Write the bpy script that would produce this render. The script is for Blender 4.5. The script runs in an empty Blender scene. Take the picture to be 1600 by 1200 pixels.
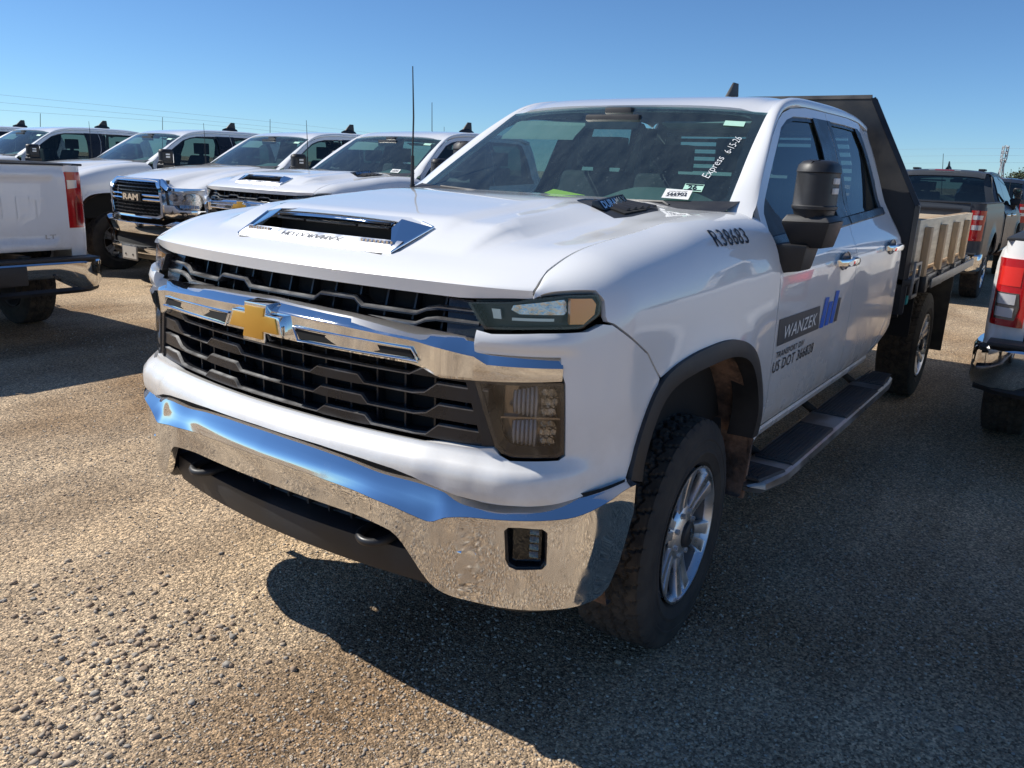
import bpy, bmesh, random
import numpy as np
from math import *
from mathutils import Vector, Matrix
from mathutils.geometry import delaunay_2d_cdt
random.seed(7); RNG = np.random.default_rng(7)
S = bpy.context.scene; COL = S.collection

# ---------------------------------------------------------------- camera, light, exposure
CAMP = (2.411212, 1.888626, 1.569049); YAW, PITCH, ROLL, FPX = -2.530725916, -0.260221185, 0.042150187, 1258.9914
cp_ = bpy.data.cameras.new('camera'); cam = bpy.data.objects.new('camera', cp_); COL.objects.link(cam)
_f = Vector((cos(YAW)*cos(PITCH), sin(YAW)*cos(PITCH), sin(PITCH))); _r = Vector((sin(YAW), -cos(YAW), 0)); _u = _r.cross(_f)
_r2 = cos(ROLL)*_r + sin(ROLL)*_u; _u2 = -sin(ROLL)*_r + cos(ROLL)*_u
cam.matrix_world = Matrix(((_r2.x, _u2.x, -_f.x, CAMP[0]), (_r2.y, _u2.y, -_f.y, CAMP[1]), (_r2.z, _u2.z, -_f.z, CAMP[2]), (0, 0, 0, 1)))
cp_.sensor_width = 36; cp_.lens = FPX/1600*36; cp_.clip_end = 3000; cp_.clip_start = .05; S.camera = cam
SUNV = Vector((.34, -.93, 1)).normalized()           # direction to the sun
W = bpy.data.worlds.new('World'); S.world = W; W.use_nodes = True
_n = W.node_tree.nodes; _bg = _n['Background']; _sky = _n.new('ShaderNodeTexSky'); _sky.sky_type = 'NISHITA'; _sky.sun_disc = False
_sky.sun_elevation = asin(SUNV.z); _sky.sun_rotation = atan2(SUNV.x, SUNV.y); _sky.altitude = 900; _sky.air_density = .85; _sky.dust_density = .05; _sky.ozone_density = 3.5
_mx = _n.new('ShaderNodeMix'); _mx.data_type = 'RGBA'; _mx.blend_type = 'MULTIPLY'; _mx.inputs[0].default_value = 1; _mx.inputs[7].default_value = (.66, .89, 1.08, 1); W.node_tree.links.new(_sky.outputs[0], _mx.inputs[6]); W.node_tree.links.new(_mx.outputs[2], _bg.inputs[0]); _bg.inputs[1].default_value = 0.09
_sl = bpy.data.lights.new('sun', 'SUN'); _sl.energy = 4.6; _sl.angle = radians(.5); _sl.color = (1, .955, .875)
sun = bpy.data.objects.new('sun', _sl); COL.objects.link(sun); sun.rotation_euler = SUNV.to_track_quat('Z', 'Y').to_euler()
S.view_settings.view_transform = 'Standard'; S.view_settings.look = 'None'; S.view_settings.exposure = 0.3; S.view_settings.gamma = 1
try: S.view_settings.use_curve_mapping = False
except Exception: pass

# ---------------------------------------------------------------- materials
def mat(name, col=(.5,.5,.5), rough=.5, metal=0, **k):
    m = bpy.data.materials.new(name); m.use_nodes = True; b = m.node_tree.nodes['Principled BSDF']
    b.inputs['Base Color'].default_value = (*col, 1); b.inputs['Roughness'].default_value = rough; b.inputs['Metallic'].default_value = metal
    for a, v in k.items():
        b.inputs[a.replace('_', ' ')].default_value = v
    return m
def N(m, t, **k):
    n = m.node_tree.nodes.new(t)
    for a, v in k.items(): setattr(n, a, v)
    return n
def L(m, a, b): m.node_tree.links.new(a, b)
def noise(m, scale, detail=4, rough=.55, coord='Object', stretch=None):
    tc = N(m, 'ShaderNodeTexCoord'); n = N(m, 'ShaderNodeTexNoise'); n.inputs['Scale'].default_value = scale; n.inputs['Detail'].default_value = detail; n.inputs['Roughness'].default_value = rough
    src = tc.outputs[coord]
    if stretch:
        mp = N(m, 'ShaderNodeMapping'); mp.inputs['Scale'].default_value = stretch; L(m, src, mp.inputs[0]); src = mp.outputs[0]
    L(m, src, n.inputs['Vector']); return n
def ramp(m, src, stops):
    r = N(m, 'ShaderNodeValToRGB'); e = r.color_ramp.elements
    while len(e) < len(stops): e.new(.5)
    for i, (p, c) in enumerate(stops):
        e[i].position = p; e[i].color = (*c, 1) if len(c) == 3 else c
    L(m, src, r.inputs[0]); return r
def bump(m, src, strength, dist, prev=None):
    b = N(m, 'ShaderNodeBump'); b.inputs['Strength'].default_value = strength; b.inputs['Distance'].default_value = dist; L(m, src, b.inputs['Height'])
    if prev: L(m, prev.outputs[0], b.inputs['Normal'])
    return b
def pb(m): return m.node_tree.nodes['Principled BSDF']
def mixc(m, fac, a, b):
    x = N(m, 'ShaderNodeMix', data_type='RGBA')
    if isinstance(fac, (int, float)): x.inputs[0].default_value = fac
    else: L(m, fac, x.inputs[0])
    for i, v in ((6, a), (7, b)):
        if isinstance(v, tuple): x.inputs[i].default_value = (*v, 1)
        else: L(m, v, x.inputs[i])
    return x.outputs[2]
def noisy(m, scale, c1, c2, r1=None, r2=None, bs=0, bscale=None, bd=.002, stretch=None, lo=.35, hi=.65):
    n = noise(m, scale, 5, .6, stretch=stretch); r = ramp(m, n.outputs[0], [(lo, c1), (hi, c2)]); L(m, r.outputs[0], pb(m).inputs['Base Color'])
    if r1 is not None:
        mr = N(m, 'ShaderNodeMapRange'); mr.inputs[1].default_value = lo; mr.inputs[2].default_value = hi; mr.inputs[3].default_value = r1; mr.inputs[4].default_value = r2
        L(m, n.outputs[0], mr.inputs[0]); L(m, mr.outputs[0], pb(m).inputs['Roughness'])
    if bs:
        n2 = noise(m, bscale or scale*4, 4, stretch=stretch); b = bump(m, n2.outputs[0], bs, bd); L(m, b.outputs[0], pb(m).inputs['Normal'])
    return m
M = {}
# white truck paint with clear coat, road dust towards the rocker
def paint(name, col, dusty=True, metal=0.0, rough=.35):
    m = mat(name, col, rough, metal, Coat_Weight=1.0, Coat_Roughness=.025); b = pb(m); b.inputs['Specular IOR Level'].default_value = .5
    n = noise(m, 3.2, 6, .65); tc = N(m, 'ShaderNodeTexCoord'); sx = N(m, 'ShaderNodeSeparateXYZ'); L(m, tc.outputs['Object'], sx.inputs[0])
    mr = N(m, 'ShaderNodeMapRange'); mr.inputs[1].default_value = 1.02; mr.inputs[2].default_value = .60; mr.inputs[3].default_value = 0; mr.inputs[4].default_value = .85; L(m, sx.outputs[2], mr.inputs[0])
    r = ramp(m, n.outputs[0], [(.36, (0, 0, 0)), (.68, (1, 1, 1))])
    mu = N(m, 'ShaderNodeMath', operation='MULTIPLY'); L(m, mr.outputs[0], mu.inputs[0]); L(m, r.outputs[0], mu.inputs[1])
    L(m, mixc(m, mu.outputs[0], col, (.40, .33, .25)), b.inputs['Base Color'])
    n3 = noise(m, 160, 3, .7); r3 = ramp(m, n3.outputs[0], [(.62, (.02,)*3), (.8, (.16,)*3)])
    ad = N(m, 'ShaderNodeMath', operation='ADD'); L(m, mu.outputs[0], ad.inputs[0]); L(m, r3.outputs[0], ad.inputs[1]); L(m, ad.outputs[0], b.inputs['Coat Roughness'])
    n2 = noise(m, 2.0, 2, .5); bb = bump(m, n2.outputs[0], .012, .01); L(m, bb.outputs[0], b.inputs['Coat Normal'])
    return m
M['white'] = paint('white_paint', (.83, .83, .82))
M['grey_paint'] = paint('grey_paint', (.050, .057, .068)); pb(M['grey_paint']).inputs['Coat Weight'].default_value = .05; pb(M['grey_paint']).inputs['Specular IOR Level'].default_value = .22
M['dark_paint'] = paint('dark_blue_paint', (.03, .04, .06), metal=.3)
def chrome(name, dirt=.16):
    m = mat(name, (.82, .83, .84), .05, 1.0); b = pb(m); n = noise(m, 9, 7, .7); r = ramp(m, n.outputs[0], [(.50, (.035,)*3), (.78, (dirt,)*3)]); L(m, r.outputs[0], b.inputs['Roughness'])
    n2 = noise(m, 26, 3, .5); b1 = bump(m, n2.outputs[0], .012, .004); n3 = noise(m, 6, 2, .5); b2 = bump(m, n3.outputs[0], .018, .01, b1); L(m, b2.outputs[0], b.inputs['Normal']); return m
M['chrome'] = chrome('chrome'); M['chrome_dusty'] = chrome('dusty_chrome', .26)
M['plastic'] = noisy(mat('black_textured_plastic', (.02, .02, .022), .5), 5, (.016, .016, .018), (.035, .035, .037), .42, .6, .35, 420, .0006)
M['gloss'] = noisy(mat('dark_satin_plastic', (.02, .02, .024), .3), 8, (.011, .012, .016), (.020, .021, .026), .22, .38)
M['matte'] = mat('black_shadow_liner', (.012, .012, .012), .9)
M['steel_black'] = noisy(mat('black_rack_steel', (.018, .018, .02), .45, .0), 4, (.014, .014, .016), (.035, .034, .034), .35, .6, .25, 60, .002)
M['rubber'] = noisy(mat('dusty_rubber', (.03, .029, .028), .85), 9, (.022, .021, .021), (.060, .053, .045), .8, .95, .4, 90, .001)
M['tread'] = noisy(mat('dusty_tread', (.05, .042, .035), .95), 14, (.025, .023, .021), (.085, .068, .052), .9, 1, .5, 120, .002)
M['liner'] = noisy(mat('muddy_liner', (.1, .06, .04), .95), 7, (.05, .036, .03), (.27, .165, .115), .85, 1, .8, 45, .012, lo=.38, hi=.58)
M['alloy'] = noisy(mat('machined_alloy', (.62, .63, .65), .16, 1), 12, (.72, .73, .75), (.86, .87, .88), .24, .42)
M['argent'] = noisy(mat('grey_wheel_paint', (.42, .42, .43), .4, .5), 10, (.36, .355, .35), (.50, .50, .51), .3, .5)
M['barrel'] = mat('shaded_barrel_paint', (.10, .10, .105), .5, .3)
M['under'] = noisy(mat('dirty_chassis', (.03, .026, .022), .9), 6, (.012, .012, .012), (.075, .055, .04))
M['gold'] = mat('gold_emblem', (.72, .40, .07), .30, .5)
M['inter'] = mat('dark_interior', (.05, .055, .06), .75); M['inter_l'] = mat('grey_interior', (.15, .16, .155), .8); M['head'] = mat('pale_headliner', (.38, .38, .35), .9); M['dash'] = mat('dash_plastic', (.17, .19, .165), .6)
M['amber'] = mat('amber_lens', (.90, .33, .03), .15, 0, Coat_Weight=1.0, Coat_Roughness=.03)
M['red'] = mat('red_lens', (.45, .008, .012), .12, 0, Coat_Weight=1.0, Coat_Roughness=.02)
M['red_dk'] = mat('dark_red_lens', (.22, .004, .010), .12, 0, Coat_Weight=1.0, Coat_Roughness=.02)
M['clear_l'] = mat('clear_lens', (.62, .62, .64), .15, .4, Coat_Weight=1.0, Coat_Roughness=.02)
M['lampdark'] = mat('smoked_lamp_bowl', (.26, .235, .21), .16, .85)
M['lampdark_upper'] = mat('smoked_upper_bowl', (.035, .030, .028), .25, .3)
M['reflector'] = noisy(mat('lamp_reflector', (.7, .7, .7), .12, 1), 30, (.5, .5, .5), (.85, .85, .85), .05, .25, .5, 60, .004)
M['paper'] = mat('white_paper', (.78, .78, .76), .6); M['yellow'] = mat('yellow_paper', (.90, .85, .02), .6)
M['ink'] = mat('black_vinyl', (.014, .016, .024), .35); M['slate'] = mat('slate_vinyl', (.045, .065, .085), .35); M['blue'] = mat('blue_vinyl', (.0, .13, .62), .5)
M['mint'] = mat('pale_green_sticker', (.45, .72, .58), .5); M['chalk'] = mat('white_chalk_pen', (.85, .86, .86), .7)
M['ply'] = noisy(mat('plywood', (.55, .42, .27), .7), 3.5, (.58, .47, .33), (.78, .67, .50), .6, .8, .3, 40, .002, stretch=(1, 1, 9))
M['stud'] = noisy(mat('pine_stud', (.45, .31, .18), .75), 5, (.33, .22, .125), (.50, .36, .22), .6, .85, .3, 60, .002, stretch=(6, 6, .6))
M['galv'] = noisy(mat('grey_steel', (.3, .31, .32), .4, .7), 9, (.12, .12, .125), (.27, .275, .28), .3, .55)
M['step'] = noisy(mat('ribbed_step_pad', (.03, .033, .037), .55), 6, (.022, .024, .028), (.075, .072, .068), .45, .7)
M['stepmetal'] = noisy(mat('dusty_step_metal', (.35, .34, .33), .35, .8), 6, (.22, .20, .18), (.45, .45, .46), .25, .5)
def glass(name, tint, rough=0.0, ior=1.5, dirt=0.0):
    m = bpy.data.materials.new(name); m.use_nodes = True; nt = m.node_tree; nt.nodes.clear()
    o = N(m, 'ShaderNodeOutputMaterial'); t = N(m, 'ShaderNodeBsdfTransparent'); t.inputs[0].default_value = (*tint, 1); g = N(m, 'ShaderNodeBsdfGlossy'); g.inputs['Roughness'].default_value = rough
    f = N(m, 'ShaderNodeFresnel'); ge = N(m, 'ShaderNodeNewGeometry'); im = N(m, 'ShaderNodeMapRange'); im.inputs[3].default_value = ior; im.inputs[4].default_value = 1/ior; L(m, ge.outputs['Backfacing'], im.inputs[0]); L(m, im.outputs[0], f.inputs[0]); mx = N(m, 'ShaderNodeMixShader'); L(m, f.outputs[0], mx.inputs[0]); L(m, t.outputs[0], mx.inputs[1]); L(m, g.outputs[0], mx.inputs[2]); last = mx
    if dirt:
        d = N(m, 'ShaderNodeBsdfDiffuse'); d.inputs[0].default_value = (.40, .52, .52, 1); n = noise(m, 5, 6, .7, stretch=(1, 3, 1)); n2 = noise(m, 90, 2, .6)  # dust film coloured teal, which also paints a sky-lit haze onto the glass
        r = ramp(m, n.outputs[0], [(.35, (dirt*.35,)*3), (.75, (dirt,)*3)]); r2 = ramp(m, n2.outputs[0], [(.66, (0, 0, 0)), (.74, (dirt*1.5,)*3)])
        a = N(m, 'ShaderNodeMath', operation='ADD'); L(m, r.outputs[0], a.inputs[0]); L(m, r2.outputs[0], a.inputs[1])
        m2 = N(m, 'ShaderNodeMixShader'); L(m, a.outputs[0], m2.inputs[0]); L(m, mx.outputs[0], m2.inputs[1]); L(m, d.outputs[0], m2.inputs[2]); last = m2
    L(m, last.outputs[0], o.inputs[0]); return m
M['ws'] = glass('windshield_glass', (.48, .70, .69), 0, 1.95, .07)
M['side'] = glass('side_glass', (.35, .42, .42), 0, 1.62, .015); M['tint'] = glass('tinted_rear_glass', (.10, .12, .13), 0, 1.62, .015)
M['lens_up'] = glass('upper_lamp_lens', (.93, .92, .90), .01, 1.5, .003)
M['lens'] = glass('lamp_lens', (.90, .88, .86), .01, 1.9, .004)

# ---------------------------------------------------------------- mesh helpers
def obj(name, me, parent=None, label=None):
    o = bpy.data.objects.new(name, me); COL.objects.link(o)
    if parent: o.parent = parent; CH.setdefault(parent.as_pointer(), []).append(o)
    if label: o['label'] = label
    return o
CH = {}
def mesh(name, v, f, m, parent=None, smooth=None, label=None, normals=None, split=None):
    me = bpy.data.meshes.new(name); me.from_pydata([tuple(map(float, p)) for p in v], [], [tuple(map(int, q)) for q in f]); me.update()
    for mm in (m if isinstance(m, (list, tuple)) else [m]): me.materials.append(M[mm] if isinstance(mm, str) else mm)
    if smooth is not None:
        me.polygons.foreach_set('use_smooth', [True]*len(me.polygons))
        if smooth < 180: me.set_sharp_from_angle(angle=radians(smooth))
    if normals is not None:
        if split:   # crisp edge between the skin and its folded rim
            ev = np.empty(len(me.edges)*2, np.int32); me.edges.foreach_get('vertices', ev); ev = ev.reshape(-1, 2); sh = (ev.max(1) >= split[0]) | np.array([(min(a, b), max(a, b)) in split[1] for a, b in ev.tolist()])
            at = me.attributes.new('sharp_edge', 'BOOLEAN', 'EDGE'); at.data.foreach_set('value', sh)
        me.polygons.foreach_set('use_smooth', [True]*len(me.polygons)); me.normals_split_custom_set(normals)
    return obj(name, me, parent, label)
class MB:
    """collects primitive solids into one mesh"""
    def __init__(s): s.v = []; s.f = []
    def add(s, v, f):
        n = len(s.v); s.v += [tuple(p) for p in v]; s.f += [tuple(i+n for i in q) for q in f]; return s
    def box(s, lo, hi, R=None, c=None):
        x0, y0, z0 = lo; x1, y1, z1 = hi; v = [Vector(p) for p in ((x0,y0,z0),(x1,y0,z0),(x1,y1,z0),(x0,y1,z0),(x0,y0,z1),(x1,y0,z1),(x1,y1,z1),(x0,y1,z1))]
        if R: v = [R @ p for p in v]
        if c: v = [p+Vector(c) for p in v]
        return s.add(v, [(3,2,1,0),(4,5,6,7),(0,1,5,4),(1,2,6,5),(2,3,7,6),(3,0,4,7)])
    def hexa(s, p8): return s.add(p8, [(3,2,1,0),(4,5,6,7),(0,1,5,4),(1,2,6,5),(2,3,7,6),(3,0,4,7)])
    def tube(s, pts, r, n=8, cap=True):
        pts = [Vector(p) for p in pts]; rings = []; rr = r if isinstance(r, (list, tuple)) else [r]*len(pts); ref = None
        for i, p in enumerate(pts):
            d = (pts[min(i+1, len(pts)-1)]-pts[max(i-1, 0)]).normalized()
            if ref is None: ref = Vector((0, 0, 1)) if abs(d.z) < .9 else Vector((1, 0, 0))
            a = d.cross(ref).normalized(); b = d.cross(a); ref = b.cross(d) if False else ref
            rings.append([p+rr[i]*(cos(t)*a+sin(t)*b) for t in [2*pi*k/n for k in range(n)]])
        v = [q for R_ in rings for q in R_]; f = [(i*n+k, i*n+(k+1) % n, (i+1)*n+(k+1) % n, (i+1)*n+k) for i in range(len(pts)-1) for k in range(n)]
        if cap: f += [tuple(range(n))[::-1], tuple((len(pts)-1)*n+k for k in range(n))]
        return s.add(v, f)
    def prism(s, poly, fn0, fn1):
        n = len(poly); v = [fn0(*p) for p in poly]+[fn1(*p) for p in poly]
        return s.add(v, [tuple(range(n))[::-1], tuple(range(n, 2*n))]+[(i, (i+1) % n, n+(i+1) % n, n+i) for i in range(n)])
    def build(s, name, m, parent=None, bevel=0, smooth=None, seg=2, label=None):
        o = mesh(name, s.v, s.f, m, parent, None, label)
        if bevel or smooth:
            bm = bmesh.new(); bm.from_mesh(o.data)
            bmesh.ops.recalc_face_normals(bm, faces=bm.faces)
            if bevel:
                ed = [e for e in bm.edges if len(e.link_faces) == 2 and e.calc_face_angle(0) > radians(28)]
                bmesh.ops.bevel(bm, geom=ed, offset=bevel, segments=seg, affect='EDGES', clamp_overlap=True, profile=.6)
            bm.to_mesh(o.data); bm.free(); o.data.polygons.foreach_set('use_smooth', [True]*len(o.data.polygons)); o.data.set_sharp_from_angle(angle=radians(smooth or 35))
        return o
def loft(name, secs, m, parent=None, closed=False, smooth=40, label=None, cap=False):
    secs = [list(map(tuple, s_)) for s_ in secs]; n = len(secs[0]); v = [p for s_ in secs for p in s_]; f = []
    for i in range(len(secs)-1):
        for k in range(n if closed else n-1):
            f.append((i*n+k, i*n+(k+1) % n, (i+1)*n+(k+1) % n, (i+1)*n+k))
    if cap: f += [tuple(range(n))[::-1], tuple((len(secs)-1)*n+k for k in range(n))]
    return mesh(name, v, f, m, parent, smooth, label)
def inpoly(P, poly):
    x, y = P[:, 0], P[:, 1]; c = np.zeros(len(P), bool); j = len(poly)-1
    for i in range(len(poly)):
        xi, yi = poly[i]; xj, yj = poly[j]
        with np.errstate(divide='ignore', invalid='ignore'):
            c ^= ((yi > y) != (yj > y)) & (x < (xj-xi)*(y-yi)/((yj-yi) if yj != yi else 1e-12)+xi)
        j = i
    return c
def resample(poly, step, closed=True):
    out = []; n = len(poly)
    for i in range(n if closed else n-1):
        a = np.array(poly[i], float); b = np.array(poly[(i+1) % n], float); k = max(1, int(np.ceil(np.hypot(*(b-a))/step)))
        for t in range(k): out.append(tuple(a+(b-a)*t/k))
    if not closed: out.append(tuple(poly[-1]))
    return out
def catmull(P, k=6, closed=False):
    P = [np.array(p, float) for p in P]; n = len(P); out = []
    for i in range(n if closed else n-1):
        p0 = P[(i-1) % n] if closed or i > 0 else 2*P[0]-P[1]; p1 = P[i]; p2 = P[(i+1) % n]; p3 = P[(i+2) % n] if closed or i+2 < n else 2*P[-1]-P[-2]
        for t in [q/k for q in range(k)]:
            out.append(tuple(.5*((2*p1)+(-p0+p2)*t+(2*p0-5*p1+4*p2-p3)*t*t+(-p0+3*p1-3*p2+p3)*t**3)))
    if not closed: out.append(tuple(P[-1]))
    return out
def panel(name, outer, fn, m, parent=None, holes=(), step=.03, flange=.014, label=None, eps=2e-3, flip=False, bstep=None, aspect=1.0):
    """trimmed surface: outline in the surface's own (u,v) domain, smooth normals from the surface, edge returned inwards"""
    bs = bstep or step*.6; loops = [resample(l, bs) for l in (outer, *holes)]; V = []; E = []; ids = []
    for l in loops:
        n0 = len(V); V += l; idx = list(range(n0, n0+len(l))); ids.append(idx); E += [(idx[i], idx[(i+1) % len(idx)]) for i in range(len(idx))]
    A = np.array(loops[0]); lo = A.min(0); hi = A.max(0)
    gx, gy = np.meshgrid(np.arange(lo[0]+step*.5, hi[0], step), np.arange(lo[1]+step*.5*aspect, hi[1], step*aspect)); G = np.c_[gx.ravel(), gy.ravel()]
    ok = inpoly(G, loops[0])
    for h in loops[1:]: ok &= ~inpoly(G, h)
    G = G[ok]; B = np.array(V)
    if len(G):
        d = np.array([np.min(((B-g)**2/np.array([1, aspect**2])).sum(1)) for g in G]); G = G[d > (bs*.55)**2]
    V2 = [Vector(p) for p in V]+[Vector(p) for p in G]
    r = delaunay_2d_cdt(V2, E, [], 0, 1e-7); vv = np.array([tuple(p) for p in r[0]]); orig = r[3]; tri = np.array([f for f in r[2] if len(f) == 3])
    c = vv[tri].mean(1); ok = inpoly(c, loops[0])
    for h in loops[1:]: ok &= ~inpoly(c, h)
    tri = tri[ok]; P = fn(vv[:, 0], vv[:, 1]); Pu = fn(vv[:, 0]+eps, vv[:, 1])-fn(vv[:, 0]-eps, vv[:, 1]); Pv = fn(vv[:, 0], vv[:, 1]+eps)-fn(vv[:, 0], vv[:, 1]-eps)
    Nn = np.cross(Pu, Pv); Nn /= np.linalg.norm(Nn, axis=1)[:, None]+1e-12
    if flip: Nn = -Nn
    # orient triangles along the normals
    a, b_, c_ = P[tri[:, 0]], P[tri[:, 1]], P[tri[:, 2]]; g = np.cross(b_-a, c_-a); bad = (g*Nn[tri[:, 0]]).sum(1) < 0; tri[bad] = tri[bad][:, ::-1]
    verts = P.tolist(); faces = [tuple(t) for t in tri.tolist()]; norms = [tuple(Nn[i]) for t in faces for i in t]
    if flange:
        back = {}; rs = set(); nP = len(P)
        for k, o_ in enumerate(orig):
            for q in o_: back[q] = k
        for idx in ids:
            ring = [back[i] for i in idx]; n = len(ring); ctr = P[ring].mean(0)
            area = sum(vv[ring[i]][0]*vv[ring[(i+1) % n]][1]-vv[ring[(i+1) % n]][0]*vv[ring[i]][1] for i in range(n)); sgn = 1 if area > 0 else -1
            base = len(verts); R0 = P[ring]; R1 = R0-Nn[ring]*flange; verts += R1.tolist()
            for i in range(n):
                j = (i+1) % n
                if ring[i] == ring[j]: continue
                rs.add((min(ring[i], ring[j]), max(ring[i], ring[j]))); q = (ring[i], ring[j], base+j, base+i); e = R0[j]-R0[i]; fn_ = np.cross(e, -Nn[ring[i]]); fn_ /= np.linalg.norm(fn_)+1e-12
                faces.append(q); norms += [tuple(fn_)]*4
    return mesh(name, verts, faces, m, parent, None, label, norms, (nP, rs) if flange else None)
def mir(fn):
    def g(u, v):
        p = np.array(fn(u, v)); p[..., 1] *= -1; return p
    return g
_TX = {}
def text2d(s, size=1.0, bold=0.0, shear=0.0, space=1.0):
    cu = bpy.data.curves.new('t', 'FONT'); cu.body = s; cu.size = size; cu.offset = bold; cu.shear = shear; cu.space_character = space; cu.align_x = 'CENTER'; cu.align_y = 'CENTER'; cu.resolution_u = 3; cu.fill_mode = 'FRONT'
    o = bpy.data.objects.new('t', cu); COL.objects.link(o); dg = bpy.context.evaluated_depsgraph_get(); me = o.evaluated_get(dg).to_mesh()
    v = np.array([tuple(p.co[:2]) for p in me.vertices]); f = [tuple(p.vertices) for p in me.polygons]; o.evaluated_get(dg).to_mesh_clear(); bpy.data.objects.remove(o); bpy.data.curves.remove(cu)
    return v, f
def decal_text(name, s, place, m, parent, width, height, bold=0.0, shear=0.0, space=1.0, label=None):
    v, f = text2d(s, 1.0, bold, shear, space); lo, hi = v.min(0), v.max(0); c = (lo+hi)/2; v = (v-c)/(hi-lo)*np.array([width, height]); P = place(v[:, 0], v[:, 1])
    return mesh(name, P, f, m, parent, None, label)
def empty(name, loc=(0, 0, 0), rz=0, label=None, cat=None, group=None):
    o = bpy.data.objects.new(name, None); COL.objects.link(o); o.location = loc; o.rotation_euler = (0, 0, rz); o.empty_display_size = .3
    if label: o['label'] = label
    if cat: o['category'] = cat
    if group: o['group'] = group
    return o
def copy_tree(o, parent=None, skip=()):
    c = o.copy(); COL.objects.link(c); c.parent = parent
    if parent: CH.setdefault(parent.as_pointer(), []).append(c)
    for ch in KIDS(o):
        if ch.name.split('.')[0] not in skip: copy_tree(ch, c, skip)
    return c
def KIDS(o): return list(CH.get(o.as_pointer(), ()))

# ---------------------------------------------------------------- truck body surface (x forward, y left, z up; s runs round the plan outline)
# ---- plan curve of the front/side, left half (s from centre line), z-dependent offsets
def _mk():
    pts=[]
    ys=np.linspace(0,.66,40)
    for y in ys: pts.append((-.17*y*y,y))
    # corner cubic bezier in (x rel to c0, y)
    p0=np.array(pts[-1]);t0=np.array([-.2244,1.]);t0/=np.hypot(*t0)
    p3=np.array((-.40,.985));t3=np.array((-1,.0))
    p1=p0+t0*.20;p2=p3-t3*.14
    for t in np.linspace(0,1,40)[1:]:
        pts.append(tuple((1-t)**3*p0+3*(1-t)**2*t*p1+3*(1-t)*t*t*p2+t**3*p3))
    pts=np.array(pts);d=np.r_[0,np.cumsum(np.hypot(*np.diff(pts,axis=0).T))]
    return pts,d
_PC,_PD=_mk()
C0=.955
SB=_PD[-1]; XB=C0+_PC[-1,0]      # start of straight side
def s_of_y(y):
    return float(np.sign(y)*np.interp(abs(y),_PC[:,1],_PD))
def s_of_x(x): return SB+(XB-x)
def pchip(xs,ys):
    xs=np.array(xs,float);ys=np.array(ys,float);h=np.diff(xs);d=np.diff(ys)/h
    m=np.zeros_like(ys)
    for i in range(1,len(xs)-1):
        if d[i-1]*d[i]>0:
            w1=2*h[i]+h[i-1];w2=h[i]+2*h[i-1];m[i]=(w1+w2)/(w1/d[i-1]+w2/d[i])
    m[0]=d[0];m[-1]=d[-1]
    def f(x):
        x=np.clip(np.asarray(x,float),xs[0],xs[-1]);i=np.clip(np.searchsorted(xs,x)-1,0,len(h)-1)
        t=(x-xs[i])/h[i]
        return (2*t**3-3*t**2+1)*ys[i]+(t**3-2*t**2+t)*h[i]*m[i]+(-2*t**3+3*t**2)*ys[i+1]+(t**3-t**2)*h[i]*m[i+1]
    return f
fz=pchip([.4,.70,.76,.80,.85,1.0,1.1,1.2,1.25,1.32,1.5],[-.02,-.01,.01,.012,.0,.0,0,-.012,-.035,-.075,-.15])
# side half-width offset from .985, door region
gd=pchip([.40,.60,.66,.78,.95,1.10,1.20,1.26,1.32,1.38,1.44,1.478,1.55,1.64,1.75,1.817,1.855,1.90,2.0],[-.09,-.055,-.022,-.004,0,.0,-.002,-.014,-.045,-.083,-.118,-.139,-.167,-.200,-.243,-.273,-.289,-.306,-.34])
# fender region (x>-.4): shoulder rounds in at the top
gf=pchip([.40,.60,.66,.78,.95,1.10,1.20,1.27,1.33,1.37,1.41,1.46],[-.03,-.015,-.01,0,0,-.006,-.014,-.028,-.055,-.085,-.13,-.20])
def smooth(a,b,x):
    t=np.clip((x-a)/(b-a),0,1);return t*t*(3-2*t)
def body(s,z):
    s=np.asarray(s,float);z=np.asarray(z,float);sg=np.where(s<0,-1,1);a=np.abs(s)
    px=np.interp(a,_PD,_PC[:,0]);py=np.interp(a,_PD,_PC[:,1])
    px=np.where(a>SB,_PC[-1,0]-(a-SB),px)
    x=C0+px
    wf=1-smooth(s_of_y(.70),SB+.25,a)      # front offset fades round the corner
    x=x+fz(z)*wf
    ws=smooth(s_of_y(.74),SB-.02,a)
    k=smooth(-.25,-.60,x)
    off=gf(z)*(1-k)+gd(z)*k
    y=py+off*ws
    # wheel arch flare
    r=np.hypot(x-.05,z-.47)
    fl=.030*np.exp(-((r-.50)/.13)**2)*np.where(r<.5,1,1)*smooth(1.32,1.0,z)*smooth(SB-.15,SB+.02,a)
    fl=np.where(r<.5,.030*smooth(1.32,1.0,z)*smooth(SB-.15,SB+.02,a),fl)
    y=y+fl
    return np.stack([x,sg*y,z+0*x],-1)
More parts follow.
